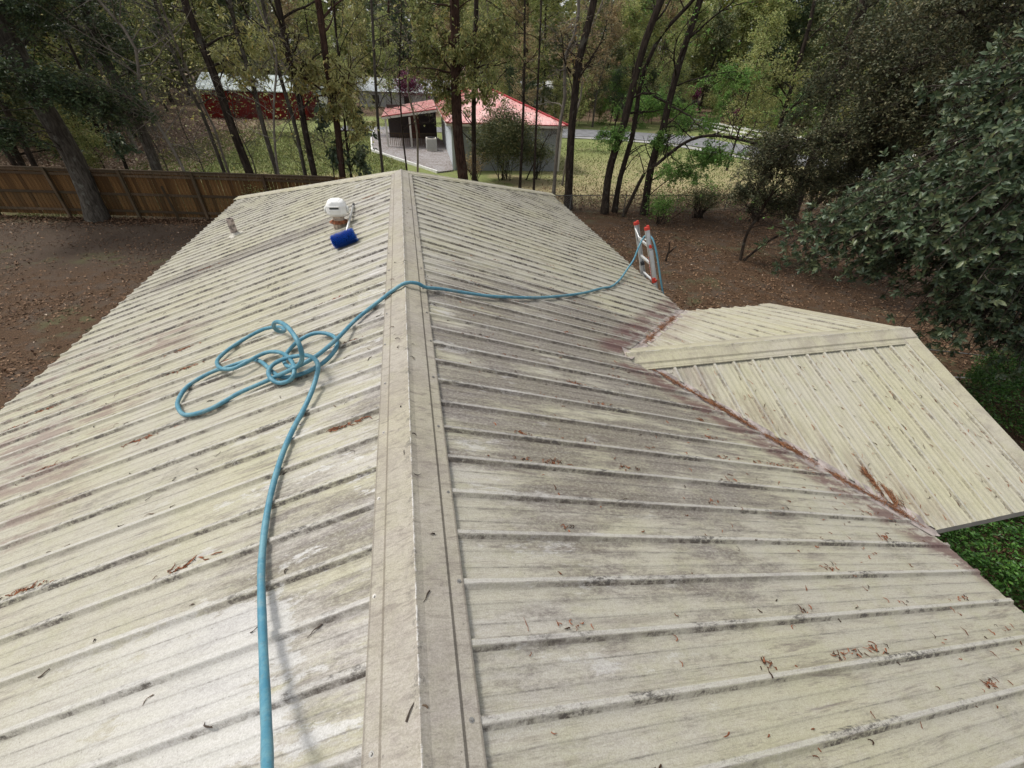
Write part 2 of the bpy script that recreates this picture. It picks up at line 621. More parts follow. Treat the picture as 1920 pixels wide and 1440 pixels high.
def cap_piece(A, B, dl, dr, w, name="ridge_cap", mat=None, lift=.0, step=.66, peak=.010, v0=0.0, closed=False):
    """folded cap between A and B; dl, dr: unit vectors running down each side"""
    A, B = Vector(A), Vector(B)
    dl, dr = Vector(dl), Vector(dr)
    prof = []
    for side, d in ((-1, dl), (1, dr)):
        row = [(0.0, .034 + peak), (.012, .032 + peak * .7), (.03, .034), (w * step, .033), (w * step + .010, .0235), (w - .004, .0235), (w, .0225), (w + .001, .014)]
        prof.append((side, d, row))
    rows = [(-r[0], prof[0][1], r[1]) for r in reversed(prof[0][2])] + [(r[0], prof[1][1], r[1]) for r in prof[1][2][1:]]
    L = (B - A).length
    n = max(2, int(L / .06))
    V, UV = [], []
    ax = (B - A).normalized()
    for i in range(n + 1):
        t = i / n
        c = A.lerp(B, t)
        for (u, d, h) in rows:
            wob = .0018 * mnoise.noise(Vector((t * L * 2.6 + v0, u * 9, 2))) + 0.0005 * mnoise.noise(Vector((t * L * 13 + v0, u * 30, 4)))
            if abs(u) < .001:
                wob += .0016 * mnoise.noise(Vector((t * L * 40, 3, v0)))
            V.append(c + d * abs(u) + Vector((0, 0, h + lift + wob)))
            UV.append((u, t * L + v0))
    m_ = len(rows)
    F = [(i * m_ + j, i * m_ + j + 1, (i + 1) * m_ + j + 1, (i + 1) * m_ + j) for i in range(n) for j in range(m_ - 1)]
    if closed:
        b = len(V)
        for (u, d, h) in rows:
            V.append(A + d * abs(u) * 1.0 + ax * (-.0) + Vector((0, 0, h + lift - .032)))
            UV.append((u, v0))
        for j in range(m_ - 1):
            F.append((j, b + j, b + j + 1, j + 1))
    return mk(name, V, F, mat or M['cap'], house, uv=UV)


DL = Vector((-1, 0, -S)).normalized()
DR = Vector((1, 0, -S)).normalized()
seams = [-4.62, -1.95, 1.98, 5.03, 8.40]
caps = []
for i, (a, b) in enumerate(zip(seams, seams[1:])):
    caps.append(cap_piece((0, a, 0), (0, b + .05, 0), DL, DR, .190, lift=.0024 * (i % 2), v0=a))
# hip caps at the far end
ez = -EAVE * S
for sx in (-1, 1):
    A = Vector((0, HIP_Y - .02, 0))
    B = Vector((sx * (EAVE + .02), END_Y + .02, ez - .005))
    ax = (B - A).normalized()
    n1 = Vector((sx * S, 0, 1)).normalized()
    n2 = Vector((0, S * EAVE / (END_Y - HIP_Y), 1)).normalized()
    d1 = ax.cross(n1); d1 = d1 if d1.y < 0 else -d1
    d2 = ax.cross(n2); d2 = d2 if d2.y > 0 else -d2
    dl, dr = (d1, d2)
    cap_piece(A, B, dl, dr, .165, name="hip_cap", mat=M['cap_c'], v0=20 + sx)
cap_piece((CX0 - .03, CY, CZ + .004), (CEND + .02, CY, CZ), Vector((0, -1, -S)).normalized(), Vector((0, 1, -S)).normalized(), .205,
          mat=M['cap_c'], v0=3.3, closed=True)

# screws through the cap flaps
def screw_mesh():
    m = MB()
    m.tube([(0, 0, 0), (0, 0, .0025)], .0085, 10)
    m.tube([(0, 0, .0025), (0, 0, .0075)], [.0050, .0046], 6)
    return m


scm = screw_mesh().build("screw", M['steel'], None)
scm.parent = caps[1]
first = True
for cap, (a, b) in zip(caps, zip(seams, seams[1:])):
    k = 0
    y = .384 - 20 * .4572
    while y < b:
        if y > a + .03 and y > -1:
            for sx in (-1, 1):
                o = scm if first else scm.copy()
                if not first:
                    COL.objects.link(o)
                first = False
                o.parent = cap
                o.matrix_parent_inverse = cap.matrix_parent_inverse.inverted() if False else Matrix.Identity(4)
                x = sx * (.155 + .008 * math.sin(y * 31))
                o.location = Vector((x, y + .012 * math.sin(y * 17 + sx), -abs(x) * S + .0245))
                o.rotation_euler = (0, sx * math.atan(S), .4)
        y += .4572

# caps are parented to the house empty with a translation; undo it for their own children
for o in [c for cap in caps for c in cap.children]:
    o.matrix_parent_inverse = Matrix.Identity(4)

# valley flashings and the litter lying in them
for sy in (-1, 1):
    A = Vector((CX0 - .04, CY + sy * .0, CZ + .012))
    B = Vector((EAVE + .04, CY + sy * (EAVE + .03 - CX0), ez - .004))
    V, UV = [], []
    n = 40
    ax = (B - A).normalized()
    for i in range(n + 1):
        c = A.lerp(B, i / n)
        for (wx, side, h) in ((.12, 0, .003), (.05, 0, .002), (.012, 0, -.001), (.0, 0, .010), (.012, 1, -.001), (.05, 1, .002), (.12, 1, .003)):
            if side == 0:
                p = c + Vector((-wx, 0, wx * S))          # up the main slope
            else:
                p = c + Vector((0, -sy * wx, wx * S))      # up the gable slope
            p.z += h - .006
            V.append(p)
    F = np.array([(i * 7 + j, i * 7 + j + 1, (i + 1) * 7 + j + 1, (i + 1) * 7 + j) for i in range(n) for j in range(6)])
    mk("valley_flashing", V, F, M['valley'], house)

# rake trim on the open end of the small gable
for sy in (-1, 1):
    m = MB()
    a = Vector((CEND, CY, CZ))
    b = Vector((CEND, CY + sy * (GH + .01), CZ - GH * S))
    up = Vector((0, sy * S, 1)).normalized()
    V = []
    prof = [(-.175, .004), (-.173, .0235), (.012, .0245), (.016, .020), (.016, -.13), (.010, -.13), (.006, .012), (-.165, .012)]
    for p in (a, b):
        for (dx, h) in prof:
            V.append(p + Vector((dx, 0, 0)) + up * h)
    k = len(prof)
    F = [(i, (i + 1) % k, k + (i + 1) % k, k + i) for i in range(k)] + [tuple(range(k - 1, -1, -1)), tuple(range(k, 2 * k))]
    mk("rake_trim", V, F, M['cap_c'], house, uv=[(v.x, v.y) for v in V])

# walls, soffits and fascia under the roof
m = MB()
m.box((0, (Y0 + 12.1) / 2, (G + ez) / 2 - .12), (7.3, 12.1 - Y0 - .8, -G + ez - .12))
m.box((3.65 + .85, CY, (G + ez) / 2 - .12), (1.7, 3.2, -G + ez - .12))
m.build("house_wall", M['wall'], house)
m = MB()
for sx in (-1, 1):
    ys_ = ((Y0, END_Y),) if sx < 0 else ((Y0, CY - GH), (CY + GH, END_Y))
    for (a, b) in ys_:
        m.box((sx * (EAVE - .035), (a + b) / 2, ez - .085), (.024, b - a - .04, .14))
m.box((0, END_Y - .035, ez - .085), (2 * EAVE - .1, .024, .14))
for sy in (-1, 1):
    m.box(((EAVE + CEND) / 2, CY + sy * (GH - .035), ez - .085 + .015), (CEND - EAVE - .05, .024, .14))
m.build("fascia_board", M['soffit'], house)
m = MB()
m.box((0, (Y0 + END_Y) / 2, ez - .165), (2 * EAVE - .12, END_Y - Y0 - .12, .012))
m.box(((EAVE + CEND) / 2 + .0, CY, ez - .16), (CEND - EAVE - .1, 2 * GH - .1, .012))
m.build("soffit", M['soffit'], house)
V = [(CEND - .03, CY, CZ - .03), (CEND - .03, CY - GH + .06, ez - .02), (CEND - .03, CY + GH - .06, ez - .02), (CEND - .03, CY - GH + .06, ez - .15), (CEND - .03, CY + GH - .06, ez - .15)]
mk("gable_board", V, [(0, 1, 3, 4, 2)], M['soffit'], house)
V = [(-EAVE + .1, Y0 + .05, ez - .02), (EAVE - .1, Y0 + .05, ez - .02), (0, Y0 + .05, -.03)]
mk("gable_board", V, [(0, 1, 2)], M['soffit'], house)


# ------------------------------------------------------------------ small things on the roof
def roofz(x, y, h=0.0): return -abs(x) * S + h


HOSE = [(4.8,5.62,-3.6),(4.62,5.84,-2.7),(4.42,6.08,-1.75),(4.3,6.24,-1.3),(4.2,6.38,-0.92),(4.13,6.5,-0.7),(4.09,6.62,-0.655),(4.02,6.645,-0.7),(3.93,6.58,-0.856),(3.85,6.513,-1.038),(3.7,6.38,-1.135),(3.27,5.77,-1.045),(2.89,5.29,-0.935),(2.652,5.087,-0.854),(2.135,4.613,-0.682),(1.643,4.232,-0.513),(1.325,4.026,-0.407),(0.861,3.779,-0.247),(0.582,3.692,-0.154),(0.327,3.624,-0.064),(0.182,3.538,-0.001),(0.1,3.52,0.052),(0.0,3.5,0.066),(-0.115,3.472,0.012),(-0.194,3.412,-0.02),(-0.402,3.219,-0.094),(-0.531,2.89,-0.087),(-0.654,2.715,-0.108),(-0.806,2.658,-0.159),(-0.972,2.725,-0.264),(-1.043,2.75,-0.308),(-1.234,2.722,-0.371),(-1.322,2.686,-0.401),(-1.429,2.645,-0.436),(-1.547,2.657,-0.476),(-1.644,2.704,-0.508),(-1.73,2.818,-0.537),(-1.787,2.945,-0.556),(-1.787,3.115,-0.556),(-1.694,3.196,-0.525),(-1.579,3.222,-0.486),(-1.526,3.206,-0.469),(-1.413,3.201,-0.431),(-1.296,3.182,-0.392),(-1.227,3.143,-0.369),(-1.144,3.045,-0.341),(-1.051,2.896,-0.31),(-0.988,2.798,-0.289),(-0.917,2.719,-0.266),(-0.83,2.676,-0.237),(-0.73,2.666,-0.203),(-0.638,2.697,-0.173),(-0.574,2.76,-0.151),(-0.538,2.851,-0.139),(-0.541,2.955,-0.14),(-0.593,3.079,-0.158),(-0.684,3.152,-0.168),(-0.773,3.177,-0.188),(-0.868,3.14,-0.219),(-0.944,3.112,-0.275),(-0.965,3.023,-0.282),(-0.954,2.942,-0.278),(-0.891,2.812,-0.237),(-0.817,2.717,-0.182),(-0.742,2.61,-0.097),(-0.695,2.552,-0.012),(-0.676,2.525,0.075),(-0.693,2.561,0.129),(-0.765,2.711,0.125),(-0.859,2.897,0.074),(-0.955,3.064,0.002),(-1.021,3.175,-0.08),(-1.034,3.22,-0.145),(-1.018,3.256,-0.189),(-1.006,3.313,-0.215),(-1.075,3.471,-0.268),(-1.175,3.586,-0.322),(-1.289,3.647,-0.37),(-1.428,3.655,-0.436),(-1.561,3.557,-0.48),(-1.624,3.456,-0.501),(-1.626,3.375,-0.502),(-1.544,3.207,-0.445),(-1.449,3.09,-0.398),(-1.357,3.048,-0.367),(-1.252,3.08,-0.332),(-1.167,3.147,-0.319),(-1.09,3.127,-0.293),(-0.993,3.049,-0.261),(-0.889,2.879,-0.206),(-0.815,2.707,-0.172),(-0.798,2.601,-0.176),(-0.854,2.637,-0.245),(-0.929,2.655,-0.27),(-0.984,2.694,-0.258),(-1.028,2.796,-0.263),(-1.012,2.884,-0.257),(-0.925,2.87,-0.208),(-0.833,2.831,-0.168),(-0.731,2.778,-0.134),(-0.646,2.644,-0.085),(-0.605,2.53,-0.072),(-0.617,2.469,-0.116),(-0.641,2.346,-0.154),(-0.679,2.194,-0.186),(-0.707,2.077,-0.196),(-0.734,1.868,-0.205),(-0.735,1.609,-0.205),(-0.717,1.4,-0.199),(-0.686,1.206,-0.189),(-0.641,1.044,-0.154),(-0.558,0.795,-0.086),(-0.466,0.554,0.015),(-0.406,0.42,0.105),(-0.363,0.323,0.179),(-0.31,0.15,0.26),(-0.26,-0.1,0.3),(-0.28,-0.5,0.15),(-0.35,-1.0,-0.07),(-0.5,-1.6,-0.14),(-0.8,-2.2,-0.24)]
def hose_mat():
    t = NT("blue_hose_rubber")
    tc = t.n("ShaderNodeTexCoord").outputs['Object']
    a = t.noise(tc, 9, 5, .75)
    b_ = t.noise(tc, 60, 4, .8)
    c = t.mix(t.ramp(a, .38, .66), (.050, .185, .262), (.125, .275, .325))
    c = t.mix(t.mul(t.ramp(b_, .52, .66), .35), c, (.10, .13, .13))
    c = t.mix(t.mul(t.ramp(t.noise(tc, 3.1, 5, .8), .56, .66), .4), c, (.22, .27, .26))
    return t.bsdf(c, .5, 0, .4, b_, .15, .002)


M['hose'] = hose_mat()
pts = catmull(HOSE, 7)
V, F = tube_arrays(pts, [.0155 * (1 + .03 * math.sin(i * .7)) for i in range(len(pts))], 12)
tag(mk("garden_hose", V, F, M['hose'], smooth=True), "blue garden hose tangled on the left slope and laid over the ridge", "hose")

M['alu'] = plain("ladder_aluminium", (.46, .455, .44), .42, .5, .06, 14)
M['alu_d'] = plain("aluminium_rung", (.60, .60, .585), .45, .5, .05, 14)
M['orange'] = plain("orange_red_plastic", (.42, .030, .014), .45, 0, .06, 8)
M['red'] = plain("red_print", (.52, .03, .03), .5, 0, .05, 8)
M['black'] = plain("black_plastic", (.02, .02, .022), .5, 0, .1, 8)
M['teal'] = plain("teal_strip", (.20, .36, .38), .5, .1, .08, 8)

dirv = Vector((-.255, .33, 1.0)).normalized()
EL = Vector((4.262, 6.70, -1.50))          # far rail where it passes the eave
ER = Vector((4.280, 6.29, -1.52))
lad = empty("extension_ladder", (4.95, 5.65, G), "silver aluminium ladder with orange red end caps leaning on the right eave", "ladder")
across = (ER - EL).normalized()
outn = across.cross(dirv).normalized()
if outn.x < 0:
    outn = -outn


def along(P, z):
    return P + dirv * ((z - P.z) / dirv.z)


def channel(a, b, w, d, side):
    """rail of channel section: web and two flanges"""
    m = MB()
    up = outn
    wv = across * side
    ax = (b - a).normalized()
    m.bar(a, b, .006, d, up=outn) if False else None
    R = Matrix((across, outn, ax)).transposed()
    L = (b - a).length
    c = (a + b) / 2
    m.box(c + wv * (w / 2 - .002), (.004, d, L), R)
    for s_ in (-1, 1):
        m.box(c + outn * s_ * (d / 2 - .003), (w, .006, L), R)
    return m


for P, side, top in ((EL, -1, -.575), (ER, 1, -.545)):
    a, b = along(P, G + .03), along(P, top)
    r = channel(a, b, .034, .078, side).build("rail", M['alu'], lad)
    # outer rail of the lower section, a little wider, beside it
    m = channel(along(P, G + .02) + across * side * .042, along(P, -1.28 if side < 0 else -.86) + across * side * .042, .030, .070, side)
    m.build("outer_rail", M['alu'], lad)
    cp = MB()
    R = Matrix((across, outn, dirv)).transposed()
    cp.box(b + dirv * .012, (.046, .088, .046), R, .9)
    cp.box(b + dirv * .030 + outn * .025 - across * side * .008, (.040, .044, .046), R, .8)
    o = cp.build("end_cap", M['orange'], lad)
    cc = along(P, top) + dirv * .03
z = -3.95
k = 0
while z < -.62:
    a, b = along(EL, z), along(ER, z)
    a = a + across * .01
    b = b - across * .01
    m = MB()
    R = Matrix((dirv, outn, across)).transposed()
    m.box((a + b) / 2, (.032, .036, (b - a).length), R)
    m.build("rung", M['alu_d'], lad)
    z += .285
# the white bar folded across the top
a, b = along(EL, -.63) + outn * -.03, along(ER, -.70) + outn * -.03
mid = (a + b) / 2 + Vector((0, 0, -.075))
m = MB()
m.tube(catmull([a, a.lerp(mid, .6) + Vector((0, 0, -.012)), mid, b], 4), .012, 8)
m.build("crossbar", M['alu_d'], lad, smooth=True)
# red lettering strip down the outside of the near rail
m = MB()
R = Matrix((across, outn, dirv)).transposed()
heights = [.030, .026, .030, .022, .030, .028, .030, .024, .030, .028, .024, .030]
zz = -.98
for h in heights:
    c = along(ER, zz) + across * .0185 - outn * .012 if False else along(ER, zz) - outn * .0400
    m.box(c + across * .0, (.020, .0016, h * .78), R)
    m.box(c + across * .004, (.008, .0022, h * .40), R)
    zz -= .041
m.build("red_lettering", M['red'], lad)
m = MB()
m.box(along(ER, -1.335) + across * .055 + outn * -.02, (.050, .060, .080), R, .75)
m.tube([along(ER, -1.335) + across * .07, along(ER, -1.335) + across * .105], .018, 8)
m.build("lock_knob", M['orange'], lad)
m = MB()
m.box(along(ER, -.80) + across * .045, (.028, .04, .05), R, .7)
m.build("lock_knob", M['orange'], lad)
m = MB()
m.box(along(EL, -1.22) - across * -.02, (.045, .07, .05), R)
m.build("hinge_bracket", M['black'], lad)
for P in (EL, ER):
    m = MB()
    m.box(along(P, G + .03), (.07, .12, .06), R)
    m.build("rubber_foot", M['black'], lad)

# pipe vent
M['pipe'] = plain("stained_pipe", (.42, .35, .31), .75, .1, .35, 16)
M['lead'] = plain("lead_boot", (.56, .53, .45), .8, 0, .2, 20)
pv = empty("vent_pipe", (-2.97, 8.27, roofz(-2.97, 0)), "short grey vent pipe with a dark open top low on the left slope", "vent pipe")
b = Vector((-2.97, 8.27, roofz(-2.97, 0)))
V, F = [], []
n = 20
for (r, z) in ((.056, -.03), (.055, .285), (.058, .29), (.049, .29), (.047, .05)):
    for k in range(n):
        a = 2 * math.pi * k / n
        V.append(b + Vector((r * math.cos(a), r * math.sin(a), z)))
for i in range(4):
    for k in range(n):
        F.append((i * n + k, i * n + (k + 1) % n, (i + 1) * n + (k + 1) % n, (i + 1) * n + k))
mk("pipe", V, F, M['pipe'], pv, smooth=False)
m = MB()
V, F = [], []
for (r, z) in ((.125, .003), (.115, .020), (.080, .024), (.066, .045), (.0575, .06)):
    for k in range(24):
        a = 2 * math.pi * k / 24
        rr = r * (1 + .10 * math.sin(3 * a + 1) + .07 * math.sin(7 * a))
        x, y = rr * math.cos(a), rr * 1.05 * math.sin(a)
        kz = 1 if r > .1 else .5
        V.append(b + Vector((x, y, z + x * S * kz)))
for i in range(4):
    for k in range(24):
        F.append((i * 24 + k, i * 24 + (k + 1) % 24, (i + 1) * 24 + (k + 1) % 24, (i + 1) * 24 + k))
mk("flashing_boot", V, F, M['lead'], pv, smooth=True)

# white vent hood on a rusty collar
M['whitepl'] = plain("white_plastic", (.78, .77, .74), .4, 0, .05, 10)
M['rust'] = plain("rusty_tin", (.30, .105, .045), .85, .1, .35, 22)
M['rust_l'] = plain("rust_stained_tin", (.47, .38, .30), .8, 0, .25, 18)
M['dark'] = plain("dark_slot", (.05, .05, .05), .8, 0, .1, 8)
M['vinyl'] = plain("clear_weathered_plastic", (.62, .62, .58), .4, 0, .08, 12)
hb = Vector((-.885, 6.34, roofz(-.885, 0) - .055))
hd = empty("vent_hood", tuple(hb), "white plastic vent hood on a rusty round collar near the ridge", "vent hood")


def ring_solid(rows, n=22, sq=0.0):
    V, F = [], []
    for (r, z, ox) in rows:
        for k in range(n):
            a = 2 * math.pi * k / n
            V.append(hb + Vector((r * math.cos(a) + ox, r * math.sin(a), z)))
    for i in range(len(rows) - 1):
        for k in range(n):
            F.append((i * n + k, i * n + (k + 1) % n, (i + 1) * n + (k + 1) % n, (i + 1) * n + k))
    F.append(tuple(range(n - 1, -1, -1)))
    F.append(tuple(range((len(rows) - 1) * n, len(rows) * n)))
    return V, F


V, F = ring_solid([(.092, -.06, 0), (.088, .10, 0), (.086, .115, 0)])
mk("stack", V, F, M['rust_l'], hd, smooth=False)
V, F = ring_solid([(.075, .135, 0), (.128, .118, 0), (.130, .124, 0), (.076, .150, 0)])
mk("rust_collar", V, F, M['rust'], hd)
V, F = ring_solid([(.076, .14, 0), (.076, .215, 0)])
mk("neck", V, F, M['rust_l'], hd)
# hood: a bevelled faceted box with sloping shoulders
V = []
rows = [(.105, .085, .205), (.128, .118, .245), (.128, .118, .345), (.100, .105, .395), (.055, .085, .415)]
oct_ = [(-1, -.62), (-.62, -1), (.62, -1), (1, -.62), (1, .62), (.62, 1), (-.62, 1), (-1, .62)]
for (a, b2, z) in rows:
    for (x, y) in oct_:
        V.append(hb + Vector((x * a, y * b2, z)))
F = []
for i in range(len(rows) - 1):
    for k in range(8):
        F.append((i * 8 + k, i * 8 + (k + 1) % 8, (i + 1) * 8 + (k + 1) % 8, (i + 1) * 8 + k))
F.append(tuple(range(7, -1, -1)))
F.append(tuple(range(32, 40)))
o = mk("hood", V, F, M['whitepl'], hd)
bv = o.modifiers.new("bevel", 'BEVEL')
bv.width = .012
bv.segments = 2
m = MB()
m.box(hb + Vector((-.015, -.120, .325)), (.115, .012, .018))
m.build("slot", M['dark'], hd)
m = MB()
m.box(hb + Vector((-.015, -.124, .300)), (.135, .016, .018))
m.box(hb + Vector((-.015, -.124, .347)), (.135, .016, .010))
m.build("slot_lip", M['whitepl'], hd)
for sx in (-1, 1):
    V, F = ring_solid([(.04, .0, 0), (.050, .015, 0), (.050, .022, 0), (.035, .032, 0)], 14)
    R = Matrix.Rotation(sx * rad(88), 3, 'Y')
    V = [R @ (v - hb) + hb + Vector((sx * .125, 0, .28)) for v in V]
    mk("side_vent", V, F, M['vinyl'], hd, smooth=True)

# blue wash brush on a silver pole
M['blue'] = (lambda t: t.bsdf(t.mix(t.noise(t.n("ShaderNodeTexCoord").outputs['Object'], 60, 3, .7), (.008, .13, .62), (.05, .30, .85)), .5, 0, .4))(NT("blue_bristle"))
M['bluecore'] = plain("navy_brush_core", (.008, .03, .16), .5, 0, .1, 12)
bc = Vector((-.715, 5.36, roofz(-.715, 0) + .095))
br = empty("wash_brush", tuple(bc), "blue bristle wash brush lying on its silver pole beside the white vent hood", "brush")
axb = Vector((1, .10, S * .95)).normalized()
R = axb.to_track_quat('Z', 'Y').to_matrix()
m = MB()
m.tube([bc - axb * .142, bc + axb * .142], .045, 14)
m.build("brush_core", M['bluecore'], br)
Vb, Fb = [], []
r0 = np.random.default_rng(3)
for i in range(5200):
    t = r0.uniform(-.142, .142)
    a = r0.uniform(0, 2 * math.pi)
    rr = .084 + .006 * r0.standard_normal() * .6
    if abs(t) > .12:
        rr *= 1 - (abs(t) - .12) * 4
    a2 = a + r0.normal(0, .07)
    t2 = t + r0.normal(0, .006)
    p = bc + R @ Vector((.040 * math.cos(a), .040 * math.sin(a), t))
    q = bc + R @ Vector((rr * math.cos(a2), rr * math.sin(a2), t2))
    w = R @ Vector((-math.sin(a), math.cos(a), 0)) * .0017
    b0 = len(Vb)
    Vb += [p - w, p + w, q + w * 1.3, q - w * 1.3]
    Fb.append((b0, b0 + 1, b0 + 2, b0 + 3))
o = mk("bristles", Vb, np.array(Fb), M['blue'], br)
o['kind'] = 'stuff'
m = MB()
pa, pb = Vector((-.715, 5.52, roofz(-.715, 0) + .075)), Vector((-.755, 7.16, roofz(-.755, 0) + .040))
m.tube([pa, pa.lerp(pb, .94)], .0165, 12)
m.build("pole", M['alu'], br, smooth=True)
m = MB()
m.tube([pa.lerp(pb, .93), pb], .0195, 12)
m.build("pole_grip", M['black'], br, smooth=True)
m = MB()
m.tube([pa.lerp(pb, .03), pa.lerp(pb, .06)], .023, 12)
m.tube([bc + Vector((0, .04, 0)), pa.lerp(pb, .03)], [.012, .014], 8)
m.build("pole_socket", M['black'], br, smooth=True)


# ------------------------------------------------------------------ catkins, twigs and leaf scraps on the roof
def strands(pts_fn, n, name, mats, rs=11, seg=4, wmin=.0018, wmax=.0036, lmin=.015, lmax=.055):
    rr = np.random.default_rng(rs)
    V, F, MI = [], [], []
    for i in range(n):
        r = pts_fn(rr)
        if r is None:
            continue
        p, e1, e2, nrm = r[:4]
        L = rr.uniform(lmin, lmax) * (r[4] if len(r) > 4 else 1)
        a = rr.uniform(0, 2 * math.pi) if len(r) < 6 else r[5] + rr.normal(0, .5)
        cur = rr.normal(0, 1.1)
        w = rr.uniform(wmin, wmax)
        q = np.array(p)
        b0 = len(V)
        for k in range(seg + 1):
            d = e1 * math.cos(a) + e2 * math.sin(a)
            sd_ = e1 * -math.sin(a) + e2 * math.cos(a)
            ww = w * (1 - .75 * (k / seg) ** 2) * (1 + .4 * rr.uniform(-1, 1))
            lift = nrm * (.0018 + .006 * math.sin(math.pi * k / seg) * rr.uniform(0, 1))
            V += [q + lift - sd_ * ww, q + lift + nrm * ww * 1.5, q + lift + sd_ * ww]
            q = q + d * L / seg
            a += cur * .45 + rr.normal(0, .25)
        for k in range(seg):
            o_ = b0 + 3 * k
            F += [(o_, o_ + 3, o_ + 4, o_ + 1), (o_ + 1, o_ + 4, o_ + 5, o_ + 2)]
    return mk(name, np.array(V), np.array(F), mats)


def litter_mat(name, c1, c2, c3, rough=.8):
    t = NT(name)
    r = t.n("ShaderNodeNewGeometry").outputs['Random Per Island']
    c = t.mix(t.ramp(r, .1, .5), c1, c2)
    c = t.mix(t.ramp(r, .55, .95), c, c3)
    return t.bsdf(c, rough, 0, .2)


M['catkin'] = litter_mat("rust_catkin", (.035, .018, .010), (.145, .050, .022), (.26, .095, .045))
M['needle'] = litter_mat("brown_needles", (.060, .026, .014), (.170, .070, .032), (.27, .135, .07))
M['twig'] = litter_mat("dark_twig", (.025, .018, .014), (.06, .045, .035), (.13, .09, .06))
eR1, eR2, nR = np.array([1, 0, -S]) * NZ, np.array([0, 1., 0]), np.array([S, 0, 1]) * NZ
eL1, nL = np.array([-1, 0, -S]) * NZ, np.array([-S, 0, 1]) * NZ


def snap(v, rc, rr, k=.55):
    """half the scraps lie against the up side of a rib"""
    if rr.uniform() < k:
        n_ = round((v - rc) / D)
        return rc + n_ * D + (.030 + abs(rr.normal(0, .012))) * (1 if rr.uniform() < .75 else -1)
    return v


def on_rib(v, rc):
    return abs(((v - rc + D / 2) % D) - D / 2) < .020


def f_right(rr):
    x = rr.uniform(.2, 4.1)
    y = rr.uniform(0, 8.4) ** 1.0
    if rr.uniform() > .35 + .65 * x / 4.1:
        return None
    if x > right_end(y) - .02:
        return None
    y = snap(y, RIB0, rr)
    h = .020 if on_rib(y, RIB0) else .001
    return np.array([x, y, -x * S]) + nR * h, eR1, eR2, nR


def f_left(rr):
    x = rr.uniform(.2, 4.0)
    y = snap(rr.uniform(.6, 8.4), RIB0, rr, .75)
    h = .020 if on_rib(y, RIB0) else .001
    return np.array([-x, y, -x * S]) + nL * h, eL1, eR2, nL, 1.15, rr.choice([0, math.pi])


clus = np.random.default_rng(5)
CLR = [(clus.uniform(.6, 4.0), clus.uniform(.1, 7)) for _ in range(110)]
CLL = [(clus.uniform(.3, 3.8), clus.uniform(.8, 8)) for _ in range(17)]


def f_clr(rr):
    x, y = CLR[rr.integers(len(CLR))]
    y = RIB0 + round((y - RIB0) / D) * D + .045
    x += rr.normal(0, .035)
    y += rr.normal(0, .010)
    if x > right_end(y) - .02 or on_rib(y, RIB0):
        return None
    return np.array([x, y, -x * S + .002]), eR1, eR2, nR, .9


def f_cll(rr):
    x, y = CLL[rr.integers(len(CLL))]
    y = RIB0 + round((y - RIB0) / D) * D + (.040 if x * 10 % 2 < 1.2 else -.036)
    x += rr.normal(0, .075)
    y += rr.normal(0, .006)
    if on_rib(y, RIB0):
        return None
    return np.array([-x, y, -x * S + .002]), eL1, eR2, nL, 1.0, rr.choice([0, math.pi])


def f_gable(rr):
    x = rr.uniform(CX0 + .4, CEND - .1)
    v = x
    if rr.uniform() < .8:
        v = CRC + round((x - CRC) / D) * D + rr.choice([-1, 1]) * abs(rr.normal(.032, .012))
    u = rr.uniform(.22, 1.95)
    if u > cg_end(v) - .03 or v > CEND - .18 or on_rib(v, CRC):
        return None
    sy = -1 if rr.uniform() < .82 else 1
    return np.array([v, CY + sy * u, CZ - u * S + .002]), np.array([0, sy, -S]) * NZ, np.array([1., 0, 0]), np.array([0, sy * S, 1]) * NZ, 1.0, rr.choice([0, math.pi])


def f_valley(rr):
    near = rr.uniform() < .68
    if near:
        t = [rr.uniform(.12, .36), rr.uniform(.30, .46), rr.uniform(.50, .62), rr.uniform(.70, .93), rr.uniform(.05, .98)][rr.integers(0, 5)]
        off = -.012 + .012 * math.sin(t * 23)
    else:
        t = min(.90, max(.12, [rr.normal(.30, .05), rr.normal(.52, .05), rr.normal(.70, .05), rr.uniform(.15, .85)][rr.integers(0, 4)]))
        off = .012 * math.sin(t * 31)
    sy = -1 if near else 1
    ax = np.array([1, sy, -S]) / math.sqrt(2 + S * S)
    wd = off + rr.normal(0, .013 if near else .026)
    x = CX0 + t * (EAVE - CX0)
    y = CY + sy * (x - CX0)
    if wd < 0:
        p = np.array([x + wd, y, -(x + wd) * S])
    else:
        p = np.array([x, y - sy * wd, -x * S + wd * S])
    p[2] += .012 + abs(rr.normal(0, .004))
    return p, ax, np.array([ax[1], -ax[0], 0]) / math.hypot(ax[0], ax[1]), np.array([0, 0, 1.]), 1.0, rr.choice([0, math.pi])


def f_pile(rr):
    """the drift of needles climbing out of the valley near its foot"""
    t = rr.uniform(0, 1) ** 1.3
    x = 3.99 - .10 * t + rr.normal(0, .030 * (1.15 - t))
    u = 1.74 - .30 * t + rr.normal(0, .02)
    u = min(u, x - CX0 - .02)
    return np.array([x, CY - u, CZ - u * S + .006 + abs(rr.normal(0, .005))]), np.array([0, -1, -S]) * NZ, np.array([1., 0, 0]), np.array([0, -S, 1]) * NZ, 1.0, rr.choice([0, math.pi])


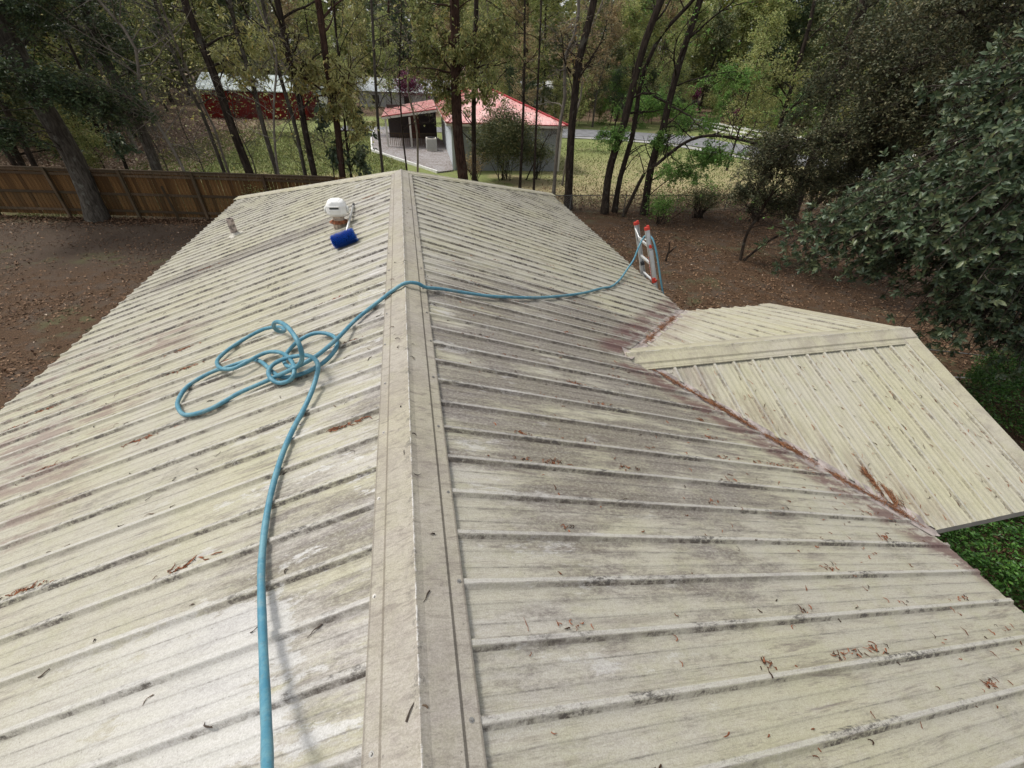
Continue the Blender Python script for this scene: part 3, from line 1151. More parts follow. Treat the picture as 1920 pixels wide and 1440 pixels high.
tag(strands(f_right, 1100, "leaf_litter", M['catkin'], 21), kind='stuff')
tag(strands(f_clr, 1000, "catkin_litter", M['catkin'], 22, lmin=.015, lmax=.05), kind='stuff')
tag(strands(f_left, 260, "twig_litter", M['twig'], 23, lmin=.02, lmax=.07), kind='stuff')
tag(strands(f_cll, 420, "needle_litter", M['catkin'], 24, lmin=.02, lmax=.07), kind='stuff')
tag(strands(f_gable, 430, "curled_catkin_litter", M['catkin'], 25, lmin=.02, lmax=.075, wmin=.0014, wmax=.0032), kind='stuff')
tag(strands(f_valley, 1500, "valley_needle_litter", M['needle'], 26, wmin=.0012, wmax=.0026, lmin=.03, lmax=.09), kind='stuff')
tag(strands(f_pile, 420, "needle_drift", M['needle'], 27, wmin=.0012, wmax=.0026, lmin=.03, lmax=.09), kind='stuff')
tag(strands(lambda rr: (lambda y, x: (np.array([x, y, -abs(x) * S + .036]), eR1 if x > 0 else eL1, eR2, nR if x > 0 else nL))(rr.uniform(.2, 7), rr.uniform(-.11, .11)), 30, "ridge_twig_litter", M['twig'], 28), kind='stuff')


# ------------------------------------------------------------------ fences
def wood_mat(name, c1, c2, sc=1.0):
    t = NT(name)
    tc = t.n("ShaderNodeTexCoord").outputs['Object']
    oi = t.n("ShaderNodeObjectInfo")
    x, y, z = t.sep(tc)
    g = t.noise(t.comb(t.mul(x, 22), t.mul(y, 22), t.mul(z, 1.6)), 1, 5, .65, .6)
    b = t.noise(tc, 1.3, 4, .6)
    c = t.mix(t.ramp(g, .35, .68), c1, c2)
    c = t.mix(t.mul(t.ramp(oi.outputs['Random'], 0, 1), .75), c, tuple(k * .55 for k in c1))
    c = t.mix(t.mul(t.ramp(b, .45, .68), .45), c, (.045, .045, .025))
    return t.bsdf(c, .85, 0, .2, g, .35, .01)


M['picket'] = wood_mat("stained_pine", (.105, .052, .018), (.250, .135, .050))
M['rail'] = wood_mat("weathered_rail", (.095, .062, .036), (.165, .115, .070))
wf = empty("wooden_fence", (-10, 20.85, G), "brown wooden privacy fence with rails and posts facing the yard", "fence")


def fy(x): return 19.6 - .165 * (x + 2.57)


fa = math.atan(-.165)
pk = MB()
pk.box((0, 0, 0), (.131, .019, 1.74))
pk_o = pk.build("board", M['picket'], None)
x = -22.0
i = 0
fr = np.random.default_rng(9)
while x < -1.6:
    o = pk_o if i == 0 else pk_o.copy()
    if i:
        COL.objects.link(o)
    o.parent = wf
    o.matrix_parent_inverse = Matrix.Translation(-Vector(wf.location))
    o.location = (x, fy(x) + .045 + fr.uniform(-.004, .004), G + .98 + fr.uniform(-.006, .006))
    o.rotation_euler = (fr.normal(0, .003), fr.normal(0, .004), fa)
    x += .1435 + (fr.uniform(.002, .012) if fr.uniform() < .3 else 0)
    i += 1
xp = -13.77 - 2.71 * 3
while xp < -1.5:
    m = MB()
    m.box((xp, fy(xp) - .045, G + .90), (.095, .095, 1.96), Matrix.Rotation(fa, 3, 'Z'))
    m.build("post", M['rail'], wf)
    for zz, h in ((1.66, .09), (.97, .09), (.30, .09)):
        xa, xb = xp + .05, xp + 2.66
        if xb < -1.0:
            m = MB()
            m.bar((xa, fy(xa) + .012, G + zz + fr.normal(0, .008)), (xb, fy(xb) + .012, G + zz + fr.normal(0, .008)), .038, h)
            m.build("rail", M['rail'], wf)
    xa, xb = xp - .05, xp + 2.655
    if xb < -1.0:
        m = MB()
        m.bar((xa, fy(xa) + .015, G + 1.865), (xb, fy(xb) + .015, G + 1.865), .14, .030)
        m.build("top_board", M['rail'], wf)
        m = MB()
        m.bar((xa, fy(xa) - .018, G + 1.80), (xb, fy(xb) - .018, G + 1.80), .020, .095)
        m.build("trim_board", M['rail'], wf)
    xp += 2.71
pb = MB()
pb.bar((-9.42, 20.45, G), (-9.62, 20.62, G + 1.35), .09, .03)
tag(pb.build("leaning_plank", M['rail']), "thin grey plank leaning on the wooden fence beside a tree trunk", "plank")

M['zinc'] = plain("dull_zinc", (.16, .155, .145), .6, .4, .2, 5)
cf = empty("chain_link_fence", (14, 20.5, G), "low chain link fence with a thin dark top rail behind the right yard", "fence")
m = MB()
m.tube([(2.0, 20.75, G + .84), (36, 20.05, G + .76)], .019, 6)
m.build("top_rail", M['zinc'], cf)
for xq in np.arange(2.0, 36.1, 2.9):
    m = MB()
    yq = 20.75 - .7 * (xq - 2) / 34
    m.tube([(xq, yq, G - .05), (xq, yq, G + .87)], .024, 6)
    m.build("post", M['zinc'], cf)
Vw, Fw = [], []
for sgn in (1, -1):
    for xq in np.arange(1.2, 36.8, .085):
        xa, xb = xq, xq + sgn * .78
        if min(xa, xb) < 2 or max(xa, xb) > 36:
            continue
        pa = np.array([xa, 20.75 - .7 * (xa - 2) / 34, G + .04])
        pb_ = np.array([xb, 20.75 - .7 * (xb - 2) / 34, G + .82])
        b0 = len(Vw)
        for p in (pa, pb_):
            Vw += [p + (0, 0, .003), p + (.003, -.003, -.0015), p + (-.003, .003, -.0015)]
        Fw += [(b0, b0 + 1, b0 + 4, b0 + 3), (b0 + 1, b0 + 2, b0 + 5, b0 + 4), (b0 + 2, b0, b0 + 3, b0 + 5)]
o = mk("wire_mesh", np.array(Vw), np.array(Fw), M['zinc'], cf)
o['kind'] = 'stuff'

M['whitepaint'] = plain("white_paint", (.76, .75, .72), .6, 0, .06, 5)
rf = empty("white_rail_fence", (38, 45, G), "white three rail fence running along the grey driveway", "fence")
path = [(36.6, 59.5), (37.4, 55), (37.6, 50), (37.9, 46), (39, 41), (40.3, 36.5), (41.9, 34), (41.9, 30), (41.0, 27), (40, 22)]
pp = []
for (a, b) in zip(path, path[1:]):
    a, b = Vector(a), Vector(b)
    k = max(1, round((b - a).length / 2.4))
    for j in range(k):
        pp.append(a.lerp(b, j / k))
pp.append(Vector(path[-1]))
for p in pp:
    m = MB()
    m.box((p.x, p.y, G + .60), (.12, .12, 1.26))
    m.build("post", M['whitepaint'], rf)
for a, b in zip(pp, pp[1:]):
    for zz in (.36, .72, 1.08):
        m = MB()
        m.bar((a.x - .08, a.y, G + zz), (b.x - .08, b.y, G + zz), .045, .15)
        m.build("rail", M['whitepaint'], rf)

# ------------------------------------------------------------------ driveway, patio
M['asphalt'] = plain("worn_asphalt", (.20, .20, .205), .9, 0, .15, 1.5)
M['concrete'] = plain("pale_concrete", (.40, .39, .37), .9, 0, .12, 1.2)


def patio_mat():
    t = NT("littered_concrete")
    pos = t.n("ShaderNodeNewGeometry").outputs['Position']
    a = t.noise(pos, 9, 4, .75)
    b = t.noise(pos, 1.2, 4, .6)
    c = t.mix(t.ramp(a, .45, .58), (.30, .285, .285), (.15, .11, .085))
    c = t.mix(t.mul(t.ramp(b, .4, .65), .4), c, (.38, .37, .37))
    return t.bsdf(c, .9, 0, .2)


M['patio'] = patio_mat()


def strip(name, A, B, z, mat, n=8):
    """A and B: two edge polylines with the same number of points"""
    A, B = catmull([(a[0], a[1], 0) for a in A], n), catmull([(b[0], b[1], 0) for b in B], n)
    V = []
    for a, b in zip(A, B):
        for k in range(5):
            p = a.lerp(b, k / 4)
            V.append((p.x, p.y, ground_z(p.x, p.y) + z))
    F = np.array([(i * 5 + k, i * 5 + k + 1, (i + 1) * 5 + k + 1, (i + 1) * 5 + k) for i in range(len(A) - 1) for k in range(4)])
    return tag(mk(name, V, F, mat, smooth=True), kind='structure')


strip("driveway", [(-6, 53), (8, 53.5), (20, 53.8), (27, 52.2), (32.6, 49.5), (35.6, 42), (38.6, 33), (38.8, 24), (38, 10)],
      [(-6, 49.5), (8, 49), (18, 48), (24, 46.2), (28.0, 42.6), (31.4, 35.5), (33.2, 29), (33.6, 22), (33.4, 10)], .05, M['asphalt'])
strip("verge_path", [(8, 48.8), (17.6, 47.6), (23.7, 45.6), (27.4, 42.2), (30.6, 35.2)], [(8, 47.6), (17.2, 46.5), (22.9, 44.7), (26.4, 41.2), (29.6, 34.6)], .056, M['concrete'])
V = [(3.0, 30.45, 0), (2.0, 29.9, 0), (-.4, 34.2, 0), (-2.4, 37.8, 0), (-2.75, 44, 0), (-2.7, 50, 0), (2.6, 50, 0), (3.6, 40, 0)]
n = len(V)
V2 = [(x, y, G + .11) for x, y, _ in V] + [(x, y, G - .1) for x, y, _ in V]
tag(mk("patio", V2, [tuple(range(n - 1, -1, -1))[::-1][::1], ] + [(i, (i + 1) % n, n + (i + 1) % n, n + i) for i in range(n)], M['patio']), kind='structure')
m = MB()
for a, b in zip(V[1:6], V[2:6]):
    m.bar((a[0] - .06, a[1], G + .09), (b[0] - .06, b[1], G + .09), .12, .16)
tag(m.build("kerb", M['whitepaint']), kind='structure')


# ------------------------------------------------------------------ the red roofed cottage beyond the fence
def siding(name, c, groove):
    t = NT(name)
    tc = t.n("ShaderNodeTexCoord").outputs['Object']
    x, y, z = t.sep(tc)
    g = t.math('FRACT', t.mul(t.add(x, y) if groove == 'v' else z, 4.9 if groove == 'h' else 3.6))
    ln = t.ramp(g, .0, .10, 1, 0)
    nn = t.noise(tc, 2.0, 5, .65)
    cc = t.mix(t.ramp(nn, .35, .7), c, tuple(k * .86 for k in c))
    cc = t.mix(t.mul(ln, .35), cc, tuple(k * .55 for k in c))
    return t.bsdf(cc, .8, 0, .2, g, .3, .02)


M['cot_front'] = siding("grey_siding", (.31, .325, .345), 'h')
M['cot_side'] = siding("blue_white_boards", (.52, .56, .58), 'v')
M['trimwhite'] = plain("cream_trim", (.62, .59, .52), .7, 0, .06, 4)
M['porch_shade_glass'] = plain("porch_shadow_glass", (.045, .035, .032), .5, 0, .1, 4)  # porch shade painted onto its back wall; also dark window glass


def red_roof():
    t = NT("red_metal_roof")
    tc = t.n("ShaderNodeTexCoord").outputs['Object']
    n1 = t.noise(tc, 1.6, 4, .6)
    c = t.mix(t.ramp(n1, .35, .68), (.64, .30, .28), (.74, .48, .44))
    return t.bsdf(c, .42, 0, .4)


M['red_roof'] = red_roof()
M['red_trim'] = plain("dark_red_trim", (.36, .025, .03), .45, 0, .08, 4)
ct = empty("cottage", (6.6, 34, G), "small grey cottage with a faded pink red metal hip roof beyond the fence", "house")
TH = rad(-1.5)


def cot(x, y, z):
    """cottage coordinates: x along the near wall from its left eave corner, y back"""
    c, s = math.cos(TH), math.sin(TH)
    return Vector((2.72 + x * c - y * s, 30.56 + x * s + y * c, z))


WL, WR, WF, WB = .38, 7.55, .32, 14.2
zt = -1.52
for nm, (a, b), mt in (("front_wall", ((WL, WF), (WR, WF)), 'cot_front'), ("side_wall", ((WL, WB), (WL, WF)), 'cot_side'),
                       ("side_wall", ((WR, WF), (WR, WB)), 'cot_front'), ("back_wall", ((WR, WB), (WL, WB)), 'cot_front')):
    A, B = cot(a[0], a[1], 0), cot(b[0], b[1], 0)
    ins = (Vector((cot(4, 7, 0).x, cot(4, 7, 0).y, 0)) - (A + B) / 2).normalized() * .12
    V = []
    for zz in (G - .1, zt):
        for p in (A, B, B + ins, A + ins):
            V.append((p.x, p.y, zz))
    mk(nm, V, [(0, 1, 5, 4), (1, 2, 6, 5), (2, 3, 7, 6), (3, 0, 4, 7), (4, 5, 6, 7)], M[mt], ct)
m = MB()
for (x, y) in ((WL, WF), (WR, WF)):
    p = cot(x, y, (G + zt) / 2)
    m2 = MB()
    m2.box(p, (.16, .16, zt - G), Matrix.Rotation(TH, 3, 'Z'))
    m2.build("corner_board", M['trimwhite' if x > 1 else 'cot_side'], ct)
# hip roof with seams
E = [cot(0, 0, -1.44), cot(7.92, 0, -1.44), cot(7.92, 14.6, -1.44), cot(0, 14.6, -1.44)]
PK = cot(4.0, 7.3, .30)
PK = Vector((5.95, 37.9, .31))


def roof_face(P0, P1, P2, nm, nr):
    """triangle P0-P1 eave, P2 peak, with raised seams running up from the eave"""
    e = (P1 - P0)
    L = e.length
    ex = e.normalized()
    nrm = ex.cross(P2 - P0).normalized()
    if nrm.z < 0:
        nrm = -nrm
    upv = nrm.cross(ex).normalized()
    if upv.z < 0:
        upv = -upv
    t2 = (P2 - P0).dot(ex)
    h2 = (P2 - P0).dot(upv)
    mm = MB()
    th = nrm * .05
    mm.add([P0, P1, P2, P0 - th, P1 - th, P2 - th], [(0, 1, 2), (5, 4, 3), (0, 3, 4, 1), (1, 4, 5, 2), (2, 5, 3, 0)])
    for k in range(1, nr):
        s_ = L * k / nr
        hh = h2 * (s_ / t2 if s_ < t2 else (L - s_) / (L - t2)) - .08
        if hh > .1:
            a = P0 + ex * s_ + nrm * .012
            mm.bar(a, a + upv * hh, .035, .024, up=nrm)
    return mm.build(nm, M['red_roof'], ct)


roof_face(E[0], E[1], PK, "roof_face", 26)
roof_face(E[1], E[2], PK, "roof_face", 40)
roof_face(E[2], E[3], PK, "roof_face", 26)
roof_face(E[3], E[0], PK, "roof_face", 40)
for e in E:
    m = MB()
    m.bar(e + Vector((0, 0, .03)), PK + Vector((0, 0, .04)), .20, .07)
    m.build("hip_cap", M['red_trim' if e in (E[1], E[3]) else 'red_roof'], ct)
for a, b in zip(E, E[1:] + E[:1]):
    m = MB()
    m.bar(a + Vector((0, 0, -.11)), b + Vector((0, 0, -.11)), .04, .15)
    m.build("fascia", M['trimwhite'], ct)
    m = MB()
    m.bar(a + Vector((0, 0, -.015)), b + Vector((0, 0, -.015)), .07, .05)
    m.build("eave_trim", M['red_trim'], ct)
# porch wing to the left
Wa, Wb = Vector((2.75, 39.3, -1.42)), Vector((-1.5, 39.3, -2.02))
Wc, Wd = Vector((2.9, 45.6, -1.20)), Vector((-1.3, 45.6, -1.9))
mm = MB()
th = Vector((0, 0, -.06))
mm.add([Wa, Wb, Wd, Wc, Wa + th, Wb + th, Wd + th, Wc + th], [(0, 3, 2, 1), (4, 5, 6, 7), (0, 1, 5, 4), (1, 2, 6, 5), (2, 3, 7, 6), (3, 0, 4, 7)])
for k in range(1, 14):
    t_ = k / 14
    a = Wa.lerp(Wc, t_) + Vector((0, 0, .012))
    b = Wb.lerp(Wd, t_) + Vector((0, 0, .012))
    mm.bar(a, b, .035, .024)
mm.build("porch_roof", M['red_roof'], ct)
m = MB()
m.bar(Wa + Vector((0, -.01, -.10)), Wb + Vector((0, -.01, -.10)), .05, .17)
m.build("porch_fascia", M['trimwhite'], ct)
m = MB()
m.bar(Wa + Vector((0, -.02, .0)), Wb + Vector((0, -.02, .0)), .08, .06)
m.build("eave_trim", M['red_trim'], ct)
for xq in (-1.25, .6):
    m = MB()
    m.box((xq, 39.5, (G - 2.0) / 2), (.14, .14, -G - 2.0 - .05))
    m.build("porch_post", M['trimwhite'], ct)
m = MB()
m.box((.9, 44.6, (G - 1.6) / 2), (4.2, .1, -G - 1.6))
m.build("porch_back_wall", M['porch_shade_glass'], ct)
m = MB()
m.box((1.0, 44.5, -3.1), (.95, .06, 2.05))
m.build("porch_door", plain("brown_door", (.14, .05, .035), .6, 0, .1, 5), ct)
for k in range(26):
    m = MB()
    m.box((-1.2 + k * .148, 39.5, G + .62), (.035, .035, .85))
    m.build("baluster", M['rail'], ct)
m = MB()
m.bar((-1.3, 39.5, G + 1.06), (2.5, 39.5, G + 1.06), .07, .05)
m.build("porch_handrail", M['rail'], ct)
ac = empty("air_conditioner", (2.1, 38.0, G + .11), "pale cube air conditioning unit standing on the patio by the cottage wall", "air conditioner")
m = MB()
m.box((2.1, 38.0, G + .55), (.78, .78, .86))
o = m.build("casing", M['trimwhite'], ac)
for k in range(9):
    m = MB()
    m.box((2.1, 38.0, G + .26 + k * .075), (.82, .82, .026))
    m.build("louvre", plain("louvre_grey%d" % k, (.34, .35, .34), .6, 0, .05, 5) if k == 0 else bpy.data.materials["louvre_grey0"], ac)
m = MB()
m.tube([(2.1, 38.0, G + .98), (2.1, 38.0, G + 1.03)], .30, 16)
m.build("fan_grille", M['black'], ac)

# ------------------------------------------------------------------ red barn, white sheds far off
M['barn'] = siding("red_barn_boards", (.185, .016, .012), 'v')
M['tin'] = plain("pale_tin_roof", (.40, .45, .43), .5, .1, .1, 1.5)
bn = empty("red_barn", (-15, 60, G), "long red barn with a pale tin roof behind the lawn at left", "barn")
x0, x1, y0, y1 = -19.9, -10.0, 57.5, 64.5
m = MB()
m.box(((x0 + x1) / 2, (y0 + y1) / 2, (G - 1.7) / 2), (x1 - x0, y1 - y0, -G - 1.7))
m.build("barn_wall", M['barn'], bn)
ym = 60.8
for (ya, za, yb, zb) in ((y0 - .35, -1.68, ym, -.42), (y1 + .35, -1.68, ym, -.42)):
    A, B = Vector((x0 - .4, ya, za)), Vector((x1 + .4, ya, za))
    Cc, Dd = Vector((x1 + .4, yb, zb)), Vector((x0 - .4, yb, zb))
    t_ = Vector((0, 0, -.08))
    mm = MB()
    mm.add([A, B, Cc, Dd, A + t_, B + t_, Cc + t_, Dd + t_], [(0, 1, 2, 3), (7, 6, 5, 4), (0, 4, 5, 1), (1, 5, 6, 2), (2, 6, 7, 3), (3, 7, 4, 0)])
    for k in range(1, 24):
        mm.bar(A.lerp(B, k / 24) + Vector((0, 0, .015)), Dd.lerp(Cc, k / 24) + Vector((0, 0, .015)), .04, .03)
    mm.build("barn_roof", M['tin'], bn)
for sx, xx in ((-1, x0), (1, x1)):
    mk("gable_end", [(xx, y0, -1.72), (xx, y1, -1.72), (xx, ym, -.48)], [(0, 1, 2)], M['barn'], bn)
m = MB()
m.box((-15.6, y0 - .03, G + 1.15), (2.4, .08, 2.3))
m.build("barn_door", plain("dark_red_door", (.16, .012, .01), .7, 0, .1, 3), bn)
sh = empty("garden_shed", (-8.2, 58.5, G), "small maroon shed with a white cross braced door right of the red barn", "shed")
m = MB()
m.box((-8.3, 59, G + 1.15), (1.7, 1.8, 2.3))
m.build("shed_wall", plain("maroon_boards", (.10, .028, .03), .8, 0, .1, 3), sh)
m = MB()
m.add([(-9.3, 58, G + 2.3), (-7.3, 58, G + 2.3), (-8.3, 58, G + 3.0), (-9.3, 60, G + 2.3), (-7.3, 60, G + 2.3), (-8.3, 60, G + 3.0)],
      [(0, 1, 2), (5, 4, 3), (0, 2, 5, 3), (2, 1, 4, 5), (1, 0, 3, 4)])
m.build("shed_roof", M['tin'], sh)
m = MB()
m.box((-8.2, 58.06, G + 1.2), (.9, .06, 1.9))
m.build("shed_door", M['whitepaint'], sh)


def low_building(x, y, w, d, h, rh, label, wall, roof):
    e = empty("far_building", (x, y, G), label, "building")
    m = MB()
    m.box((x, y, G + h / 2), (w, d, h))
    m.build("wall", wall, e)
    mm = MB()
    a = .4
    V = [(x - w / 2 - a, y - d / 2 - a, G + h), (x + w / 2 + a, y - d / 2 - a, G + h), (x + w / 2 + a, y, G + h + rh), (x - w / 2 - a, y, G + h + rh),
         (x + w / 2 + a, y + d / 2 + a, G + h), (x - w / 2 - a, y + d / 2 + a, G + h)]
    mm.add(V, [(0, 1, 2, 3), (3, 2, 4, 5), (0, 3, 5), (1, 4, 2)])
    mm.build("roof", roof, e)
    for k in range(3):
        m = MB()
        m.box((x - w / 3 + k * w / 3, y - d / 2 - .02, G + h * .5), (1.0, .06, 1.0))
        m.build("window", M['porch_shade_glass'], e)
    return e


low_building(1.0, 79, 13.5, 7, 1.9, 1.5, "long pale metal roofed building seen through trees above the cottage", plain("pale_wall", (.45, .46, .44), .8), plain("white_tin_roof", (.46, .49, .50), .5))
low_building(24.5, 92, 7, 6, 2.4, 1.2, "small white building far off between the trees right of centre", plain("white_wall", (.6, .6, .58), .8), plain("pale_roof", (.60, .60, .58), .5))


# ------------------------------------------------------------------ vegetation
def leaf_mat(name, cols, rough=.5, trans=.42, spec=.35, tcol=None, sheen=None):
    t = NT(name)
    r = t.n("ShaderNodeNewGeometry").outputs['Random Per Island']
    oi = t.n("ShaderNodeObjectInfo").outputs['Random']
    c = t.mix(t.ramp(r, .05, .45), cols[0], cols[1])
    c = t.mix(t.ramp(r, .55, .97), c, cols[2])
    c = t.mix(t.ramp(t.math('FRACT', t.mul(r, 37.7)), .92, .97, 0, .6), c, tuple(a_ * b_ for a_, b_ in zip(cols[1], (1.6, 1.1, .85))))
    pos = t.n("ShaderNodeTexCoord").outputs['Object']
    n = t.noise(pos, .9, 3, .6)
    c = t.mix(t.ramp(n, .38, .66), t.mix(1.0, c, (.62, .66, .62), 'MULTIPLY'), c)
    c = t.mix(t.mul(t.math('ABSOLUTE', t.sub(oi, .5)), .8), c, t.mix(1.0, c, (.70, .62, .50), 'MULTIPLY'))
    return t.bsdf(c, rough, 0, spec, trans=trans, tcol=c)


M['lf_olive'] = leaf_mat("olive_leaf", ((0.208, 0.245, 0.089), (0.360, 0.404, 0.155), (0.585, 0.525, 0.219)))
M['lf_yellow'] = leaf_mat("yellow_green_leaf", ((0.398, 0.375, 0.124), (0.595, 0.570, 0.235), (0.600, 0.600, 0.297)), trans=.45)
M['lf_bright'] = leaf_mat("fresh_green_leaf", ((0.143, 0.289, 0.061), (0.238, 0.460, 0.109), (0.405, 0.599, 0.177)), trans=.45)
M['lf_dark'] = leaf_mat("dark_evergreen_leaf", ((0.058, 0.099, 0.052), (0.099, 0.151, 0.072), (0.169, 0.212, 0.091)), rough=.42, trans=.2)
M['lf_holly'] = leaf_mat("dark_holly_leaf", ((0.066, 0.080, 0.043), (0.117, 0.131, 0.070), (0.245, 0.222, 0.122)), rough=.55, trans=.18, spec=.3)
M['lf_magnolia'] = leaf_mat("magnolia_leaf", ((0.066, 0.105, 0.060), (0.110, 0.160, 0.090), (0.201, 0.236, 0.121)), rough=.42, trans=.18, spec=.45)
M['lf_brown'] = leaf_mat("tan_spring_leaf", ((0.309, 0.227, 0.130), (0.461, 0.351, 0.198), (0.589, 0.481, 0.264)))
M['lf_spring'] = leaf_mat("mixed_spring_leaf", ((0.269, 0.346, 0.124), (0.445, 0.496, 0.178), (0.600, 0.600, 0.287)), trans=.45)
M['lf_bush'] = leaf_mat("grey_green_bush_leaf", ((0.106, 0.143, 0.062), (0.179, 0.218, 0.099), (0.357, 0.322, 0.155)), trans=.2)
M['lf_hedge'] = leaf_mat("hedge_leaf", ((0.042, 0.114, 0.022), (0.080, 0.196, 0.034), (0.138, 0.288, 0.056)), rough=.4, trans=.2)
M['lf_pink'] = leaf_mat("magenta_blossom", ((.16, .03, .09), (.26, .05, .15), (.22, .06, .10)))


def bark_mat(name, c1, c2, lichen=.35):
    t = NT(name)
    tc = t.n("ShaderNodeTexCoord").outputs['Object']
    x, y, z = t.sep(tc)
    g = t.noise(t.comb(t.mul(x, 14), t.mul(y, 14), t.mul(z, 3.0)), 1, 5, .7, .5)
    b = t.noise(tc, 2.6, 5, .7)
    c = t.mix(t.ramp(g, .35, .66), c1, c2)
    c = t.mix(t.mul(t.ramp(b, .56, .66), lichen), c, (.20, .20, .165))
    return t.bsdf(c, .9, 0, .15, g, .6, .03)


M['bark'] = bark_mat("dark_bark", (.018, .013, .010), (.060, .045, .034), .30)
M['bark_g'] = bark_mat("grey_lichen_bark", (.045, .038, .030), (.120, .105, .085), .5)
M['bark_p'] = bark_mat("pale_twig_bark", (.14, .12, .095), (.26, .23, .19), .3)
M['bark_r'] = bark_mat("reddish_pine_bark", (.024, .013, .009), (.080, .045, .032), .12)


def tubes_np(P, R, n=5):
    """P (B,K,3), R (B,K) -> V, F"""
    B, K, _ = P.shape
    T = np.gradient(P, axis=1)
    T /= np.linalg.norm(T, axis=2, keepdims=True) + 1e-9
    ref = np.where(np.abs(T[..., 2:3]) > .9, np.array([1., 0, 0]), np.array([0, 0, 1.]))
    X = np.cross(T, ref)
    X /= np.linalg.norm(X, axis=2, keepdims=True) + 1e-9
    Y_ = np.cross(T, X)
    a = np.arange(n) * 2 * math.pi / n
    V = P[:, :, None, :] + (X[:, :, None, :] * np.cos(a)[None, None, :, None] + Y_[:, :, None, :] * np.sin(a)[None, None, :, None]) * R[:, :, None, None]
    V = V.reshape(-1, 3)
    i = np.arange(K - 1)[:, None]
    k = np.arange(n)[None, :]
    q = np.stack([i * n + k, i * n + (k + 1) % n, (i + 1) * n + (k + 1) % n, (i + 1) * n + k], -1).reshape(-1, 4)
    F = (q[None] + (np.arange(B) * K * n)[:, None, None]).reshape(-1, 4)
    return V, F


def grow(S0, Dr, L, K, wob, up, r):
    """polyline branches from S0 in direction Dr"""
    B = len(S0)
    d = Dr / (np.linalg.norm(Dr, axis=1, keepdims=True) + 1e-9)
    P = [S0]
    for k in range(K - 1):
        d = d + r.normal(0, wob, (B, 3)) + np.array([0, 0, up])
        d /= np.linalg.norm(d, axis=1, keepdims=True)
        P.append(P[-1] + d * (L / (K - 1))[:, None])
    return np.stack(P, 1)


def pick(P, R, n, r, lo=.25, hi=1.0):
    """n points on random branches; returns start, direction, radius"""
    B, K, _ = P.shape
    b = r.integers(0, B, n)
    t = r.uniform(lo, hi, n) * (K - 1)
    i = np.minimum(t.astype(int), K - 2)
    f = (t - i)[:, None]
    s = P[b, i] * (1 - f) + P[b, i + 1] * f
    d = P[b, i + 1] - P[b, i]
    d /= np.linalg.norm(d, axis=1, keepdims=True) + 1e-9
    rr = R[b, i] * (1 - f[:, 0]) + R[b, i + 1] * f[:, 0]
    return s, d, rr


def leaves(C, size, asp, r, up=.5, droop=0.0, out=None, outk=0.0, fold=.18, tri=2):
    """rhombic folded leaves at C (N,3)"""
    N = len(C)
    d = r.normal(0, 1, (N, 3))
    d[:, 2] = d[:, 2] * .55 - droop
    if out is not None:
        d = d + out * outk
    d /= np.linalg.norm(d, axis=1, keepdims=True)
    nr = r.normal(0, 1, (N, 3)) + np.array([0, 0, up * 2.2])
    s = np.cross(d, nr)
    s /= np.linalg.norm(s, axis=1, keepdims=True) + 1e-9
    nn = np.cross(s, d)
    sz = size * r.uniform(.65, 1.3, N)
    Lh = (sz)[:, None]
    w = (sz * asp * .5)[:, None]
    V0 = C
    V1 = C + d * Lh * .45 + s * w + nn * w * fold * 2
    V2 = C + d * Lh - nn * Lh * .12
    V3 = C + d * Lh * .45 - s * w + nn * w * fold * 2
    V = np.stack([V0, V1, V2, V3], 1).reshape(-1, 3)
    b = np.arange(N)[:, None] * 4
    F = np.concatenate([b + np.array([0, 1, 2]), b + np.array([0, 2, 3])], 1).reshape(-1, 3)
    return V, F


def join(parts):
    V, F, off = [], [], 0
    for v, f in parts:
        if f.shape[1] == 4:
            f = np.concatenate([f[:, [0, 1, 2]], f[:, [0, 2, 3]]])
        V.append(v)
        F.append(f + off)
        off += len(v)
    return np.concatenate(V), np.concatenate(F)


def trunk_line(pts, top=None, r=None, K=22):
    P = [np.array(p, float) for p in pts]
    d = P[-1] - P[-2]
    d /= np.linalg.norm(d)
    if top:
        while P[-1][2] < top:
            d = d * .9 + np.array([0, 0, .15]) + (r.normal(0, .07, 3) if r is not None else 0)
            d /= np.linalg.norm(d)
            P.append(P[-1] + d * 1.3)
    P = np.array([list(p) for p in catmull(P, 4)])
    s = np.concatenate([[0], np.cumsum(np.linalg.norm(np.diff(P, axis=0), axis=1))])
    q = np.linspace(0, s[-1], K)
    return np.stack([np.interp(q, s, P[:, i]) for i in range(3)], 1), s[-1]


